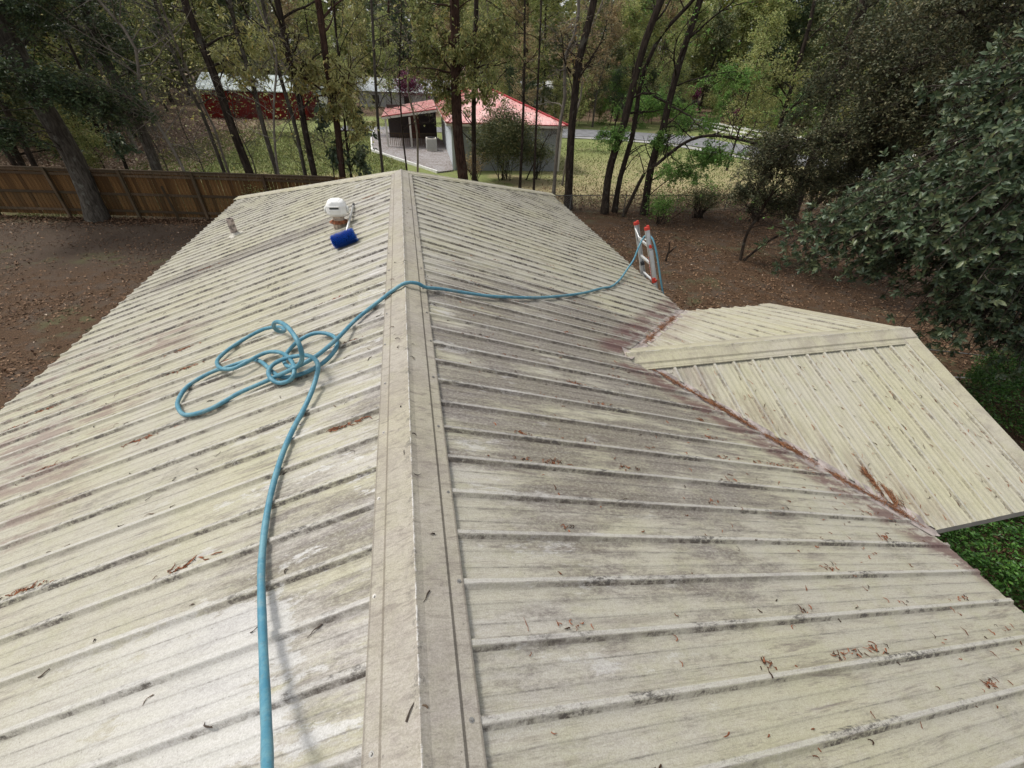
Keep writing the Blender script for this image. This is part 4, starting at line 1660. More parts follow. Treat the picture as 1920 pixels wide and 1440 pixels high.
def forest_tree(name, cat, label, pts, wb, wt, seed, bark='bark', leaf='lf_olive', blobs=(), lsize=.10, asp=.45, droop=.2, up=.5, nleaf=2600,
                crown=1.0, top=11.0, twigs=1.0, group=None, trunk_lo=.25, lean=None, spread=1.0, crowncol=None, sub=26, flare=.28):
    r = np.random.default_rng(seed)
    T, L = trunk_line(pts, top, r)
    K = len(T)
    f = np.linspace(0, 1, K)
    zv = T[:, 2] - G
    if top:
        R = np.interp(zv, [0, .25, 7.5, top + 5], [wb / 2 * (1 + flare), wb / 2, wt / 2, wt / 2 * .35])
    else:
        R = np.interp(f, [0, 1], [wb / 2, wt / 2])
    e = empty(name, tuple(T[0]), label, cat, group)
    loc = T[0]
    parts = [tubes_np(T[None] - loc, R[None], 10 if wb > .3 else 7)]
    T_, R_ = T[None], R[None]
    lcs = []
    # limbs
    n1 = int(12 * twigs) + 2
    s, d, rr = pick(T_, R_, n1, r, trunk_lo, .98)
    a = r.uniform(0, 2 * math.pi, n1)
    dr = np.stack([np.cos(a), np.sin(a), r.uniform(.1, .9, n1)], 1)
    L1 = r.uniform(1.2, 2.8, n1) * spread
    P1 = grow(s, dr, L1, 8, .16, .03, r)
    R1 = np.linspace(1, .25, 8)[None] * np.minimum(rr * .42, .05)[:, None]
    parts.append(tubes_np(P1 - loc, R1, 5))
    n2 = n1 * 6
    s, d, rr = pick(P1, R1, n2, r, .2, 1)
    P2 = grow(s, d + r.normal(0, .7, (n2, 3)), r.uniform(.4, 1.3, n2) * spread, 6, .22, -.01, r)
    R2 = np.linspace(1, .3, 6)[None] * np.clip(rr * .6, .004, .016)[:, None]
    parts.append(tubes_np(P2 - loc, R2, 4))
    n3 = n2 * 3
    s, d, rr = pick(P2, R2, n3, r, .3, 1)
    P3 = grow(s, d + r.normal(0, .8, (n3, 3)), r.uniform(.2, .65, n3), 4, .25, -.03, r)
    R3 = np.linspace(1, .5, 4)[None] * np.full(n3, .0042)[:, None]
    parts.append(tubes_np(P3 - loc, R3, 3))
    # foliage masses, each carried by its own branches
    for (c, rad_, ns) in blobs:
        c = np.array(c, float)
        rad_ = np.array(rad_, float)
        sub_c = c + r.normal(0, .48, (ns, 3)) * rad_
        # a few limbs reach the mass; its sprays leave them on the way
        nl = 3 if ns > 12 else 2
        tgt = c + r.normal(0, .35, (nl, 3)) * rad_
        i = np.argmin(np.linalg.norm(T[None] - (tgt[:, None] + np.array([0, 0, -.7])) + r.normal(0, .3, (nl, K, 1)), axis=2), axis=1)
        st = T[i]
        mid = (st + tgt) / 2 + np.array([0, 0, .30]) + r.normal(0, .15, (nl, 3))
        tt = np.linspace(0, 1, 12)[None, :, None]
        Pl = st[:, None] * (1 - tt) ** 2 + 2 * mid[:, None] * tt * (1 - tt) + tgt[:, None] * tt ** 2
        Pl = Pl + np.cumsum(r.normal(0, .022, Pl.shape), axis=1) * np.minimum(1, tt * 4)
        Rl = np.linspace(1, .25, 12)[None] * np.minimum(R[i] * .45, .030)[:, None]
        parts.append(tubes_np(Pl - loc, Rl, 5))
        fl = Pl[:, 4:].reshape(-1, 3)
        j = np.argmin(np.linalg.norm(fl[None] - sub_c[:, None], axis=2) + r.uniform(0, .5, (ns, len(fl))), axis=1)
        st = fl[j]
        mid = (st + sub_c) / 2 + r.normal(0, .10, (ns, 3))
        tt = np.linspace(0, 1, 7)[None, :, None]
        P = st[:, None] * (1 - tt) ** 2 + 2 * mid[:, None] * tt * (1 - tt) + sub_c[:, None] * tt ** 2
        P = P + r.normal(0, .015, P.shape) * tt
        Rb = np.linspace(1, .35, 7)[None] * np.full(ns, .011)[:, None]
        parts.append(tubes_np(P - loc, Rb, 4))
        nt = ns * 9
        s, d, rr = pick(P, Rb, nt, r, .35, 1)
        Pt = grow(s, d + r.normal(0, .7, (nt, 3)), r.uniform(.25, .6, nt) * min(1.2, rad_.mean()), 5, .2, -.02, r)
        Rt = np.linspace(1, .4, 5)[None] * np.full(nt, .0055)[:, None]
        parts.append(tubes_np(Pt - loc, Rt, 3))
        lcs.append((Pt, Rt, nleaf * ns / max(1, sum(b[2] for b in blobs))))
    V, F = join(parts)
    mk("trunk", V + loc, F, M[bark], e, smooth=True)
    Cs = []
    for (P, Rr, nn) in lcs:
        nn = int(nn)
        s, d, _ = pick(P, Rr, nn, r, .25, 1)
        Cs.append(s + r.normal(0, .035, (nn, 3)))
    lv = []
    if Cs:
        C_ = np.concatenate(Cs)
        lv.append(leaves(C_ - loc, lsize, asp, r, up, droop))
    if crown > 0:
        nn = int(900 * crown)
        s, d, _ = pick(P3, R3, nn, r, .3, 1)
        lv.append(leaves(s + r.normal(0, .03, (nn, 3)) - loc, lsize, asp, r, up, droop))
        # the leafy head of the tree, above
        nh = int(1500 * crown)
        c = T[-1]
        hc = c + r.normal(0, 1, (40, 3)) * np.array([1.5, 1.5, 1.5]) * spread
        k = r.integers(0, 40, nh)
        lv.append(leaves(hc[k] + r.normal(0, .45, (nh, 3)) - loc, lsize * 1.5, asp * 1.2, r, up, droop))
    if lv:
        V, F = join(lv)
        mk("crown", V + loc, F, M[leaf], e)
    return e


TRUNKS = {
  1: ([(-12.6, 20.99, -4.2), (-12.4, 21.12, -2.01), (-12.47, 21.07, -0.13), (-12.41, 21.11, 1.76), (-12.33, 21.16, 2.92)], 1.064, 0.836),
  2: ([(-10.15, 21.59, -4.2), (-9.99, 21.67, -2.19), (-9.97, 21.68, -0.45), (-10.13, 21.61, 1.01), (-10.07, 21.63, 2.32), (-10.0, 21.67, 3.25)], 0.521, 0.3),
  3: ([(-15.42, 23.5, -4.2), (-15.38, 23.5, -2.73), (-15.28, 23.56, -1.28), (-15.27, 23.57, -0.32), (-15.37, 23.5, 1.1)], 0.274, 0.235),
  4: ([(-16.34, 24.0, -4.2), (-16.38, 24.0, -2.82), (-16.43, 23.96, -1.91), (-16.51, 23.91, -0.61)], 0.238, 0.178),
  5: ([(-12.04, 23.5, -4.2), (-12.02, 23.5, -2.75), (-11.98, 23.52, -2.21), (-11.97, 23.52, -1.21), (-12.0, 23.51, 0.07)], 0.182, 0.122),
  6: ([(-7.85, 22.6, -4.2), (-7.87, 22.6, -2.68), (-7.9, 22.59, -1.08), (-7.94, 22.58, -0.38), (-8.03, 22.54, -0.04), (-8.15, 22.5, 1.24), (-8.17, 22.49, 2.47)], 0.203, 0.122),
  7: ([(-7.81, 22.9, -4.2), (-7.8, 22.9, -2.74), (-7.79, 22.9, -1.46), (-7.76, 22.91, -0.69), (-7.87, 22.88, -0.54), (-7.97, 22.84, 0.58)], 0.145, 0.083),
  8: ([(-6.61, 22.0, -4.2), (-6.66, 22.0, -2.8), (-6.75, 21.97, -1.43), (-6.8, 21.96, -0.58), (-6.8, 21.96, 0.15), (-6.85, 21.94, 1.11), (-7.01, 21.89, 2.92)], 0.444, 0.303),
  9: ([(-5.64, 22.4, -4.2), (-5.66, 22.4, -2.73), (-5.7, 22.39, -1.29), (-5.68, 22.4, -0.04), (-5.64, 22.4, 0.9), (-5.72, 22.38, 1.67), (-5.67, 22.4, 3.04)], 0.269, 0.186),
  10: ([(-4.55, 22.6, -4.2), (-4.53, 22.6, -2.77), (-4.48, 22.61, -0.96), (-4.52, 22.6, -0.15), (-4.59, 22.59, 0.6), (-4.61, 22.58, 2.52), (-4.57, 22.59, 3.27)], 0.232, 0.169),
  11: ([(-4.04, 22.0, -4.2), (-4.03, 22.0, -2.65), (-4.0, 22.01, -0.88), (-3.93, 22.02, 0.24), (-4.0, 22.01, 1.27), (-3.95, 22.02, 3.11)], 0.351, 0.289),
  12: ([(-2.86, 21.6, -4.2), (-2.79, 21.6, -2.68), (-2.61, 21.62, -0.66), (-2.6, 21.63, 0.7), (-2.57, 21.63, 1.64), (-2.48, 21.64, 3.17)], 0.37, 0.309),
  13: ([(-2.57, 22.6, -4.2), (-2.53, 22.6, -2.68), (-2.45, 22.61, -1.15), (-2.25, 22.63, 0.78), (-2.12, 22.65, 2.65)], 0.15, 0.107),
  14: ([(-1.13, 23.0, -4.2), (-1.09, 23.0, -2.66), (-1.02, 23.0, -0.84), (-0.85, 23.01, 1.19), (-0.65, 23.02, 3.39)], 0.177, 0.133),
  15: ([(0.04, 25.0, -4.2), (0.04, 25.0, -2.93), (0.02, 25.0, -1.4), (0.1, 25.0, 0.37)], 0.121, 0.073),
  16: ([(2.94, 24.0, -4.2), (2.9, 24.0, -3.22), (2.7, 24.02, -1.17), (2.7, 24.02, 1.31), (2.75, 24.02, 3.67)], 0.701, 0.532),
  17: ([(3.77, 26.0, -4.2), (3.77, 26.0, -3.43), (3.79, 26.0, -0.25), (3.88, 25.98, 1.95), (3.98, 25.97, 3.89)], 0.341, 0.288),
  18: ([(6.13, 24.5, -4.2), (6.13, 24.5, -3.68), (6.13, 24.5, -1.0), (6.06, 24.52, 1.63), (5.95, 24.54, 3.9)], 0.205, 0.128),
  19: ([(6.4, 22.5, -4.2), (6.39, 22.5, -3.43), (6.3, 22.52, -0.78), (6.23, 22.54, 2.03), (6.18, 22.56, 3.75)], 0.167, 0.095),
  20: ([(7.96, 21.33, -4.2), (7.74, 21.41, -1.21), (7.7, 21.43, 0.45), (7.71, 21.42, 1.9), (7.88, 21.36, 2.78), (8.02, 21.31, 3.76)], 0.497, 0.355),
  21: ([(9.61, 20.45, -4.2), (9.52, 20.5, -2.18), (9.79, 20.37, -0.34), (9.9, 20.32, 1.28), (10.06, 20.24, 2.73), (10.33, 20.12, 3.8)], 0.558, 0.395),
  22: ([(10.22, 20.6, -4.2), (10.2, 20.61, -2.58), (10.4, 20.52, -0.7), (10.32, 20.56, 1.19), (10.6, 20.42, 2.46), (11.19, 20.13, 3.42), (11.58, 19.94, 3.86)], 0.423, 0.212),
  23: ([(10.32, 19.76, -4.2), (10.82, 19.5, -2.22), (11.23, 19.29, -1.78), (11.77, 19.01, -1.13), (12.3, 18.74, -0.69), (13.03, 18.36, -0.47), (14.01, 17.85, -0.55), (14.69, 17.51, -0.66)], 0.228, 0.114),
  24: ([(11.63, 20.13, -4.2), (11.5, 20.21, -1.98), (11.63, 20.13, -0.55), (11.64, 20.13, 0.59), (11.71, 20.08, 2.16), (11.84, 20.01, 3.26), (11.89, 19.98, 3.89)], 0.562, 0.351),
  25: ([(17.82, 20.0, -4.2), (17.79, 20.0, -2.52), (17.71, 20.08, -0.15), (17.6, 20.17, 1.88), (17.53, 20.23, 3.1), (17.4, 20.35, 4.24)], 0.282, 0.188),
  26: ([(19.3, 18.84, -4.2), (19.21, 18.93, 0.12), (18.94, 19.21, 2.24), (18.89, 19.26, 3.54), (18.83, 19.33, 4.56)], 0.814, 0.575),
  27: ([(21.06, 19.7, -4.2), (21.54, 19.19, -2.67), (21.88, 18.82, -0.09), (22.11, 18.58, 2.81), (22.27, 18.42, 4.05)], 0.501, 0.326),
  28: ([(12.65, 13.76, -4.2), (12.57, 13.84, -3.22), (12.69, 13.72, -2.4), (12.82, 13.61, -1.46)], 0.164, 0.073),
  29: ([(7.33, 28.0, -4.2), (7.33, 28.0, -4.28), (7.86, 27.86, -3.04), (8.56, 27.68, -1.58)], 0.117, 0.058),
}
FT = dict
specs = {
    1: FT(name="oak_tree", cat="tree", label="thickest grey trunk at left standing in front of the wooden fence", bark='bark_g', leaf='lf_dark', lsize=.11, nleaf=26000, droop=.1,
          blobs=[((-12.6, 19.6, 1.0), (1.5, 1.3, .9), 36), ((-10.9, 19.7, .3), (1.1, 1.1, .7), 34), ((-11.2, 21.2, 2.5), (2.0, 1.4, .9), 34), ((-13.8, 18.6, -.1), (1.0, 1.0, .9), 22), ((-12.4, 19.4, 2.6), (1.9, 1.6, .8), 28), ((-12.9, 19.3, -.9), (.8, .8, .5), 16), ((-9.9, 20.4, 2.9), (1.6, 1.2, .8), 30), ((-14.5, 20.5, 1.6), (1.6, 1.4, 1.3), 30)]),
    2: FT(name="oak_tree", cat="tree", label="lichen spotted trunk in front of the wooden fence beside the leaning plank", bark='bark_g', leaf='lf_dark', lsize=.10, nleaf=7500,
          blobs=[((-9.8, 20.4, -.1), (1.1, .9, .8), 34), ((-9.7, 21.6, 1.6), (1.1, .9, .8), 22)]),
    3: FT(name="slim_tree", cat="tree", label="dark slim trunk behind the fence, left of the thick grey trunk", leaf='lf_olive', crown=.8, blobs=[((-14.6, 22, .8), (1.2, 1, 1), 16)]),
    4: FT(name="slim_tree", cat="tree", label="leftmost thin trunk rising behind the wooden fence", leaf='lf_dark', crown=.8, blobs=[((-15.4, 21.8, .0), (1.2, 1, .8), 16)]),
    5: FT(name="magnolia_sapling", cat="tree", label="low sapling with large glossy leaves just behind the fence at left", leaf='lf_magnolia', lsize=.2, asp=.4, nleaf=420, crown=.0, top=2, twigs=.4, droop=.6,
          blobs=[((-11.6, 22.9, -1.6), (.5, .4, .7), 12)]),
    6: FT(name="slim_tree", cat="tree", label="slim lichened trunk crossing the left part of the red barn", bark='bark_g', leaf='lf_olive', crown=.9, twigs=2.4),
    7: FT(name="slim_tree", cat="tree", label="thin brownish trunk just right of a slim lichened one", bark='bark_p', leaf='lf_olive', crown=.6, twigs=2.2),
    8: FT(name="oak_tree", cat="tree", label="rough stout trunk leaning in front of the red barn's left half", leaf='lf_yellow', lsize=.17, asp=.34, droop=.9, nleaf=900, crown=.5, twigs=1.3,
          blobs=[((-6.3, 22.6, 1.45), (1.1, .8, .55), 22)]),
    9: FT(name="slim_tree", cat="tree", label="straight slim trunk before the middle of the red barn", bark='bark_g', leaf='lf_yellow', lsize=.18, asp=.34, droop=.9, nleaf=1700, crown=.5, twigs=2.0,
          blobs=[((-4.9, 22.6, 1.9), (1.2, .8, .8), 26), ((-5.6, 21.9, .9), (.7, .5, .5), 14)]),
    10: FT(name="slim_tree", cat="tree", label="grey slim trunk before the right end of the red barn", bark='bark_g', leaf='lf_olive', crown=.5),
    11: FT(name="oak_tree", cat="tree", label="dark trunk just left of the maroon shed", leaf='lf_yellow', lsize=.18, asp=.34, droop=.9, nleaf=1500, crown=.4, twigs=1.2,
           blobs=[((-3.4, 21.6, .9), (.9, .7, .7), 24), ((-2.6, 21.2, .2), (.5, .5, .7), 12)]),
    12: FT(name="pine_tree", cat="tree", label="reddish straight trunk at the right end of the wooden fence", bark='bark_r', leaf='lf_yellow', lsize=.18, asp=.34, droop=.9, nleaf=1500, crown=.5,
           blobs=[((-2.0, 21.0, .7), (.6, .5, .9), 22), ((-1.9, 20.8, -.5), (.5, .4, .8), 12)]),
    13: FT(name="magnolia_sapling", cat="tree", label="thin sapling with big dark glossy leaves hanging beside a reddish trunk", leaf='lf_magnolia', lsize=.24, asp=.40, nleaf=900, crown=.0, top=3, twigs=.6, droop=.8,
           blobs=[((-2.9, 21.9, -1.9), (.4, .4, .6), 14), ((-1.9, 22.1, -2.2), (.45, .4, .8), 22), ((-3.1, 22.0, -.5), (.4, .4, .5), 12), ((-1.7, 22, -.6), (.5, .4, .9), 12)]),
    14: FT(name="slim_tree", cat="tree", label="slim pole like trunk left of the patio edge", bark='bark_g', leaf='lf_olive', crown=.6, lsize=.13),
    15: FT(name="sapling", cat="tree", label="thin dark sapling standing before the littered patio", leaf='lf_olive', crown=.25, top=3, twigs=1.2),
    16: FT(name="pine_tree", cat="tree", label="broad dark trunk in front of the cottage's left corner", bark='bark_r', leaf='lf_olive', lsize=.19, asp=.36, droop=.8, nleaf=4200, crown=.8,
           blobs=[((1.7, 24.6, 2.3), (1.3, .9, 1.1), 34), ((3.3, 23.4, 1.9), (1.1, .7, 1.2), 30), ((1.9, 24.3, .8), (1.0, .7, .7), 20), ((4.4, 23.6, 2.6), (1.0, .8, .8), 20)]),
    17: FT(name="oak_tree", cat="tree", label="dark double stem right behind the broad trunk at the cottage", leaf='lf_olive', lsize=.19, asp=.36, droop=.8, nleaf=2600, crown=.5,
           blobs=[((4.2, 25.0, .5), (1.0, .7, .7), 26), ((5.1, 25.6, 2.4), (1.2, .8, 1.1), 26), ((2.6, 25.6, -.2), (.7, .6, .5), 14)]),
    18: FT(name="slim_tree", cat="tree", label="slim trunk crossing the middle of the pink red roof", leaf='lf_olive', crown=.6),
    19: FT(name="slim_tree", cat="tree", label="thinnest straight trunk crossing the right half of the cottage", leaf='lf_spring', crown=.6),
    20: FT(name="oak_tree", cat="tree", label="tall dark trunk against the cottage's right corner, forking high up", leaf='lf_brown', lsize=.13, crown=.8, nleaf=1500,
           blobs=[((8.0, 22.6, 2.2), (1.4, 1.2, 1.2), 20)]),
    21: FT(name="oak_tree", cat="tree", label="stout dark trunk of the pair behind the ladder, left one", leaf='lf_bright', lsize=.11, crown=.5, nleaf=4200,
           blobs=[((9.4, 20.2, -.8), (1.0, .8, .35), 20), ((11.2, 22.2, .3), (1.4, 1.0, .45), 26)]),
    22: FT(name="oak_tree", cat="tree", label="narrower trunk of the close pair behind the ladder, curving right", leaf='lf_bright', lsize=.11, crown=.4, nleaf=4200,
           blobs=[((12.6, 21.6, .4), (1.5, 1.0, .45), 26), ((11.6, 20.0, -1.1), (.9, .8, .4), 16)]),
    23: FT(name="leaning_tree", cat="tree", label="thin trunk bending over to the right in a low arch", leaf='lf_bright', lsize=.10, crown=.15, top=None, nleaf=4200, twigs=1.2,
           blobs=[((12.0, 18.6, -1.9), (1.2, .8, .5), 26), ((13.4, 18.0, -1.2), (1.1, .8, .4), 20)]),
    24: FT(name="oak_tree", cat="tree", label="stout dark trunk right of the arching thin one", leaf='lf_bright', lsize=.11, crown=.5, nleaf=5600,
           blobs=[((12.9, 20.0, -.2), (1.2, 1.0, .45), 26), ((15.2, 20.9, 1.5), (1.5, 1.1, .5), 26), ((13.8, 19.4, -1.5), (1.0, .8, .4), 18)]),
    25: FT(name="slim_tree", cat="tree", label="slim leaning trunk between the fresh green leaves and the dark holly", leaf='lf_spring', lsize=.12, crown=.8, nleaf=2600,
           blobs=[((17.0, 20.6, 1.6), (1.8, 1.2, 1.2), 30), ((16.0, 18.6, -.6), (1.0, .8, .5), 18)]),
    26: FT(name="holly_oak_tree", cat="tree", label="big dark leaning trunk half hidden in the holly leaves", leaf='lf_holly', lsize=.11, crown=.8, nleaf=9000,
           blobs=[((18.0, 18.2, 1.5), (2.2, 1.6, 1.6), 50), ((17.5, 16.5, 3.2), (2.2, 1.8, 1.0), 40)]),
    27: FT(name="oak_tree", cat="tree", label="dark trunk rising to the upper right behind the magnolia", leaf='lf_holly', lsize=.11, crown=.8, nleaf=8000,
           blobs=[((20.6, 16.6, .8), (2.4, 1.6, 1.6), 44), ((21.5, 15.6, 3.4), (2.6, 2.2, 1.2), 40)]),
    28: FT(name="holly_bush_tree", cat="tree", label="small multi stemmed dark tree standing alone in the right yard", leaf='lf_holly', lsize=.075, asp=.5, crown=.0, top=None, twigs=.5, nleaf=24000, trunk_lo=.4, flare=.1,
           blobs=[((12.6, 13.9, -.7), (1.1, 1.0, .75), 70), ((13.7, 12.9, -1.2), (.9, .8, .6), 44), ((11.9, 12.9, -.05), (.9, .8, .45), 40), ((13.0, 12.5, .1), (.9, .8, .5), 40), ((11.9, 13.9, -1.7), (.6, .6, .45), 24), ((13.4, 13.6, -2.1), (.8, .7, .4), 26)]),
    29: FT(name="bare_shrub_stem", cat="shrub", label="leafless dark stems against the cottage's grey wall", leaf='lf_olive', crown=.0, top=None, twigs=.5, trunk_lo=.5, spread=.5),
}
for k, sp in specs.items():
    pts, wb, wt = TRUNKS[k]
    wb, wt = wb * (.66 if k in (1, 21, 22, 24, 26, 27) else .8), wt * (.70 if k in (1, 21, 22, 24, 26, 27) else .8)
    forest_tree(pts=pts, wb=wb, wt=wt, seed=100 + k, **sp)

# fork of the tall trunk at the cottage corner
# (a second stem from the same root, part of the same tree would need its own limb: kept as pale climbing stem)
forest_tree("pale_stem_tree", "tree", "pale crooked stem climbing beside the tall dark trunk at the cottage corner",
            [(7.4, 22.2, G), (7.35, 22.2, -1.0), (7.5, 22.2, .6), (7.3, 22.2, 1.9), (7.75, 22.2, 3.0), (7.6, 22.2, 4.2)], .20, .13, 301, bark='bark_p', leaf='lf_brown', crown=.5, twigs=1.5)
forest_tree("pale_limb_tree", "tree", "pale bare limbed tree whose white twigs spread over the dark leaves at left",
            [(-8.6, 20.9, G), (-8.7, 20.8, -2), (-8.9, 20.5, .2), (-8.4, 20.2, 1.6), (-8.9, 20.0, 2.8)], .12, .08, 302, bark='bark_p', leaf='lf_olive', crown=.15, twigs=3.2, spread=1.25, top=6)
forest_tree("pale_limb_tree", "tree", "pale bare limbed tree with fine white twigs in front of the red barn",
            [(-5.2, 21.2, G), (-5.3, 21.2, -2.4), (-4.8, 21.0, -.2), (-4.2, 21.0, 1.6), (-4.5, 21, 3.0)], .10, .06, 303, bark='bark_p', leaf='lf_yellow', crown=.15, twigs=2.6, spread=1.1, top=6)
for q_, (x_, y_, lab_) in enumerate(((-9.2, 23.6, "low twiggy sapling behind the fence, just left of the red barn"), (-7.2, 24.2, "spindly sapling behind the fence whose twigs veil the red barn's left end"),
                                    (-5.0, 24.4, "spindly sapling behind the fence whose twigs veil the red barn's middle"), (-3.6, 23.8, "spindly sapling behind the fence at the red barn's right end"), (-11.0, 24.4, "low twiggy sapling right of the thick grey trunk"))):
    forest_tree("sapling", "tree", lab_, [(x_, y_, G), (x_ + .15, y_, -2.6), (x_ - .1, y_ + .1, -1.2), (x_ + .1, y_, .1)], .07, .03, 320 + q_, bark='bark_g', leaf=('lf_yellow', 'lf_olive', 'lf_spring')[q_ % 3],
                crown=.16, twigs=2.0, top=None, spread=.75, lsize=.09)
forest_tree("pale_limb_tree", "tree", "pale crooked bare tree rising left of the cottage's red roof",
            [(.6, 27.5, G), (.8, 27.5, -1.5), (.5, 27.6, .6), (1.1, 27.5, 2.2), (.7, 27.5, 4.0)], .12, .08, 331, bark='bark_p', leaf='lf_spring', crown=.4, twigs=2.6, top=8)
forest_tree("pale_limb_tree", "tree", "pale crooked bare tree between the cottage corner and the paired dark trunks",
            [(9.3, 26.5, G), (9.5, 26.5, -1.5), (9.9, 26.6, .6), (9.6, 26.5, 2.2), (10.3, 26.5, 4.0)], .12, .08, 332, bark='bark_p', leaf='lf_spring', crown=.5, twigs=2.6, top=8)
# the second stem of the small yard tree
forest_tree("holly_bush_tree", "tree", "second dark stem and crown of the small tree group in the right yard",
            [(12.75, 13.7, G), (13.3, 13.4, -3.3), (14.2, 13.0, -2.6), (14.9, 12.6, -1.8)], .10, .06, 304, bark='bark', leaf='lf_holly', lsize=.075, asp=.5, crown=.0, top=None, twigs=.4, nleaf=16000, trunk_lo=.4,
            blobs=[((14.6, 12.6, -1.0), (1.2, 1.0, .8), 60), ((15.4, 12.6, -.1), (1.2, 1.0, .8), 50)])
forest_tree("holly_tree", "tree", "large dark holly filling the upper right behind the magnolia",
            [(16.8, 11.6, G), (16.3, 11.6, -2.0), (15.9, 11.5, .4), (15.6, 11.3, 2.8)], .46, .26, 305, bark='bark', leaf='lf_holly', lsize=.095, asp=.48, crown=.5, twigs=1.0, nleaf=46000, top=8, spread=1.2,
            blobs=[((14.2, 12.4, .4), (1.5, 1.2, 1.1), 60), ((13.9, 12.2, 2.0), (1.5, 1.2, 1.0), 60), ((13.9, 10.9, 1.2), (1.3, 1.2, 1.0), 60), ((13.4, 10.2, 3.0), (1.6, 1.2, .9), 60),
                   ((13.8, 10.6, -1.0), (1.0, 1.0, .7), 34), ((14.4, 9.6, .2), (1.3, 1.1, 1.0), 44), ((15.8, 13.6, 2.8), (1.8, 1.4, 1.2), 50), ((14.5, 8.8, 2.2), (1.5, 1.2, 1.1), 40)])


# the magnolia, whorls of long leaves at the twig ends
def magnolia():
    r = np.random.default_rng(77)
    base = np.array([16.6, 5.6, G])
    e = empty("magnolia_tree", tuple(base), "near magnolia with large glossy grey green leaves reaching in from the right", "tree")
    T, L = trunk_line([(16.6, 5.6, G), (15.9, 5.6, -2.6), (14.0, 5.8, -.6), (11.8, 5.9, 1.2), (11.4, 5.8, 3.2)], 5.5, r)
    R = np.linspace(.21, .05, len(T))
    parts = [tubes_np(T[None], R[None], 10)]
    blobs = [((7.35, 6.25, -.90), (.75, .7, .40), 34), ((7.75, 5.75, -.45), (.8, .7, .45), 40), ((7.6, 4.95, .05), (.75, .6, .5), 38), ((7.6, 4.15, .0), (.7, .55, .5), 34), ((8.35, 4.5, -.85), (.8, .7, .5), 38),
             ((8.0, 4.7, .85), (.8, .6, .5), 34), ((8.7, 5.6, 1.45), (.9, .7, .6), 34), ((8.5, 6.0, -1.2), (.8, .8, .4), 34), ((8.8, 6.4, .2), (.9, .8, .6), 34), ((9.1, 4.1, -1.25), (.7, .6, .4), 26),
             ((9.6, 5.4, .3), (1.1, 1.0, 1.0), 40), ((9.6, 5.2, 2.4), (1.2, 1.0, .8), 34), ((9.2, 7.4, -.6), (.9, .8, .6), 26), ((10.4, 5.0, -.6), (1.1, 1.0, .8), 26), ((9.4, 3.9, -1.9), (.7, .6, .35), 24), ((8.9, 4.6, -1.75), (.6, .6, .3), 20), ((10.2, 5.6, -1.7), (1.0, .9, .5), 26), ((10.8, 3.8, -1.4), (.9, .8, .7), 24), ((11.6, 4.6, -1.9), (1.0, .9, .5), 26), ((12.6, 5.6, -1.6), (1.0, .9, .6), 26), ((12.0, 7.0, 4.2), (1.8, 1.8, 1.2), 50), ((12.6, 8, 1), (1.5, 1.6, 1.6), 40)]
    tips, tdir = [], []
    for (c, rad_, ns) in blobs:
        c = np.array(c)
        rad_ = np.array(rad_)
        sc_ = c + r.normal(0, .5, (ns, 3)) * rad_
        i = np.argmin(np.linalg.norm(T[None] - (sc_[:, None] + np.array([0, 0, -.8])) + r.normal(0, .3, (ns, len(T), 1)), axis=2), axis=1)
        st = T[i]
        mid = (st + sc_) / 2 + np.array([0, 0, .3]) + r.normal(0, .15, (ns, 3))
        tt = np.linspace(0, 1, 9)[None, :, None]
        P = st[:, None] * (1 - tt) ** 2 + 2 * mid[:, None] * tt * (1 - tt) + sc_[:, None] * tt ** 2
        Rb = np.linspace(1, .2, 9)[None] * np.full(ns, .024)[:, None]
        parts.append(tubes_np(P, Rb, 5))
        nt = ns * 9
        s, d, rr = pick(P, Rb, nt, r, .60, 1)
        Pt = grow(s, d * .8 + r.normal(0, .55, (nt, 3)) + np.array([-.15, -.15, .15]), r.uniform(.18, .45, nt), 4, .18, .07, r)
        parts.append(tubes_np(Pt, np.linspace(1, .5, 4)[None] * np.full(nt, .0055)[:, None], 4))
        tips.append(Pt[:, -1])
        dd = Pt[:, -1] - Pt[:, -2]
        tdir.append(dd / np.linalg.norm(dd, axis=1, keepdims=True))
    V, F = join(parts)
    mk("trunk", V, F, M['bark'], e, smooth=True)
    tips, tdir = np.concatenate(tips), np.concatenate(tdir)
    n = len(tips)
    k = 8
    a = (np.arange(k)[None] * 2.4 + r.uniform(0, 6, (n, 1)))
    ref = np.where(np.abs(tdir[:, 2:3]) > .9, np.array([1., 0, 0]), np.array([0, 0, 1.]))
    X = np.cross(tdir, ref); X /= np.linalg.norm(X, axis=1, keepdims=True)
    Y_ = np.cross(tdir, X)
    rad_d = X[:, None] * np.cos(a)[..., None] + Y_[:, None] * np.sin(a)[..., None]
    opn = np.linspace(1.5, .55, k)[None, :, None] * r.uniform(.8, 1.2, (n, k, 1))
    d = tdir[:, None] + rad_d * opn + r.normal(0, .15, (n, k, 3))
    d /= np.linalg.norm(d, axis=2, keepdims=True)
    C = tips[:, None] - tdir[:, None] * (np.arange(k)[::-1] * .011)[None, :, None]
    d, C, td = d.reshape(-1, 3), C.reshape(-1, 3), np.repeat(tdir, k, 0)
    N = len(C)
    s = np.cross(d, td + r.normal(0, .15, (N, 3)))
    s /= np.linalg.norm(s, axis=1, keepdims=True)
    nn = np.cross(s, d)
    L_ = (r.uniform(.070, .132, N))[:, None]
    w = L_ * .185
    fo = w * .42
    v = [C, C + d * L_ * .30 + s * w * .85 + nn * fo, C + d * L_ * .66 + s * w + nn * fo - nn * L_ * .03, C + d * L_ - nn * L_ * .13,
         C + d * L_ * .66 - s * w + nn * fo - nn * L_ * .03, C + d * L_ * .30 - s * w * .85 + nn * fo, C + d * L_ * .5 - nn * L_ * .01]
    V = np.stack(v, 1).reshape(-1, 3)
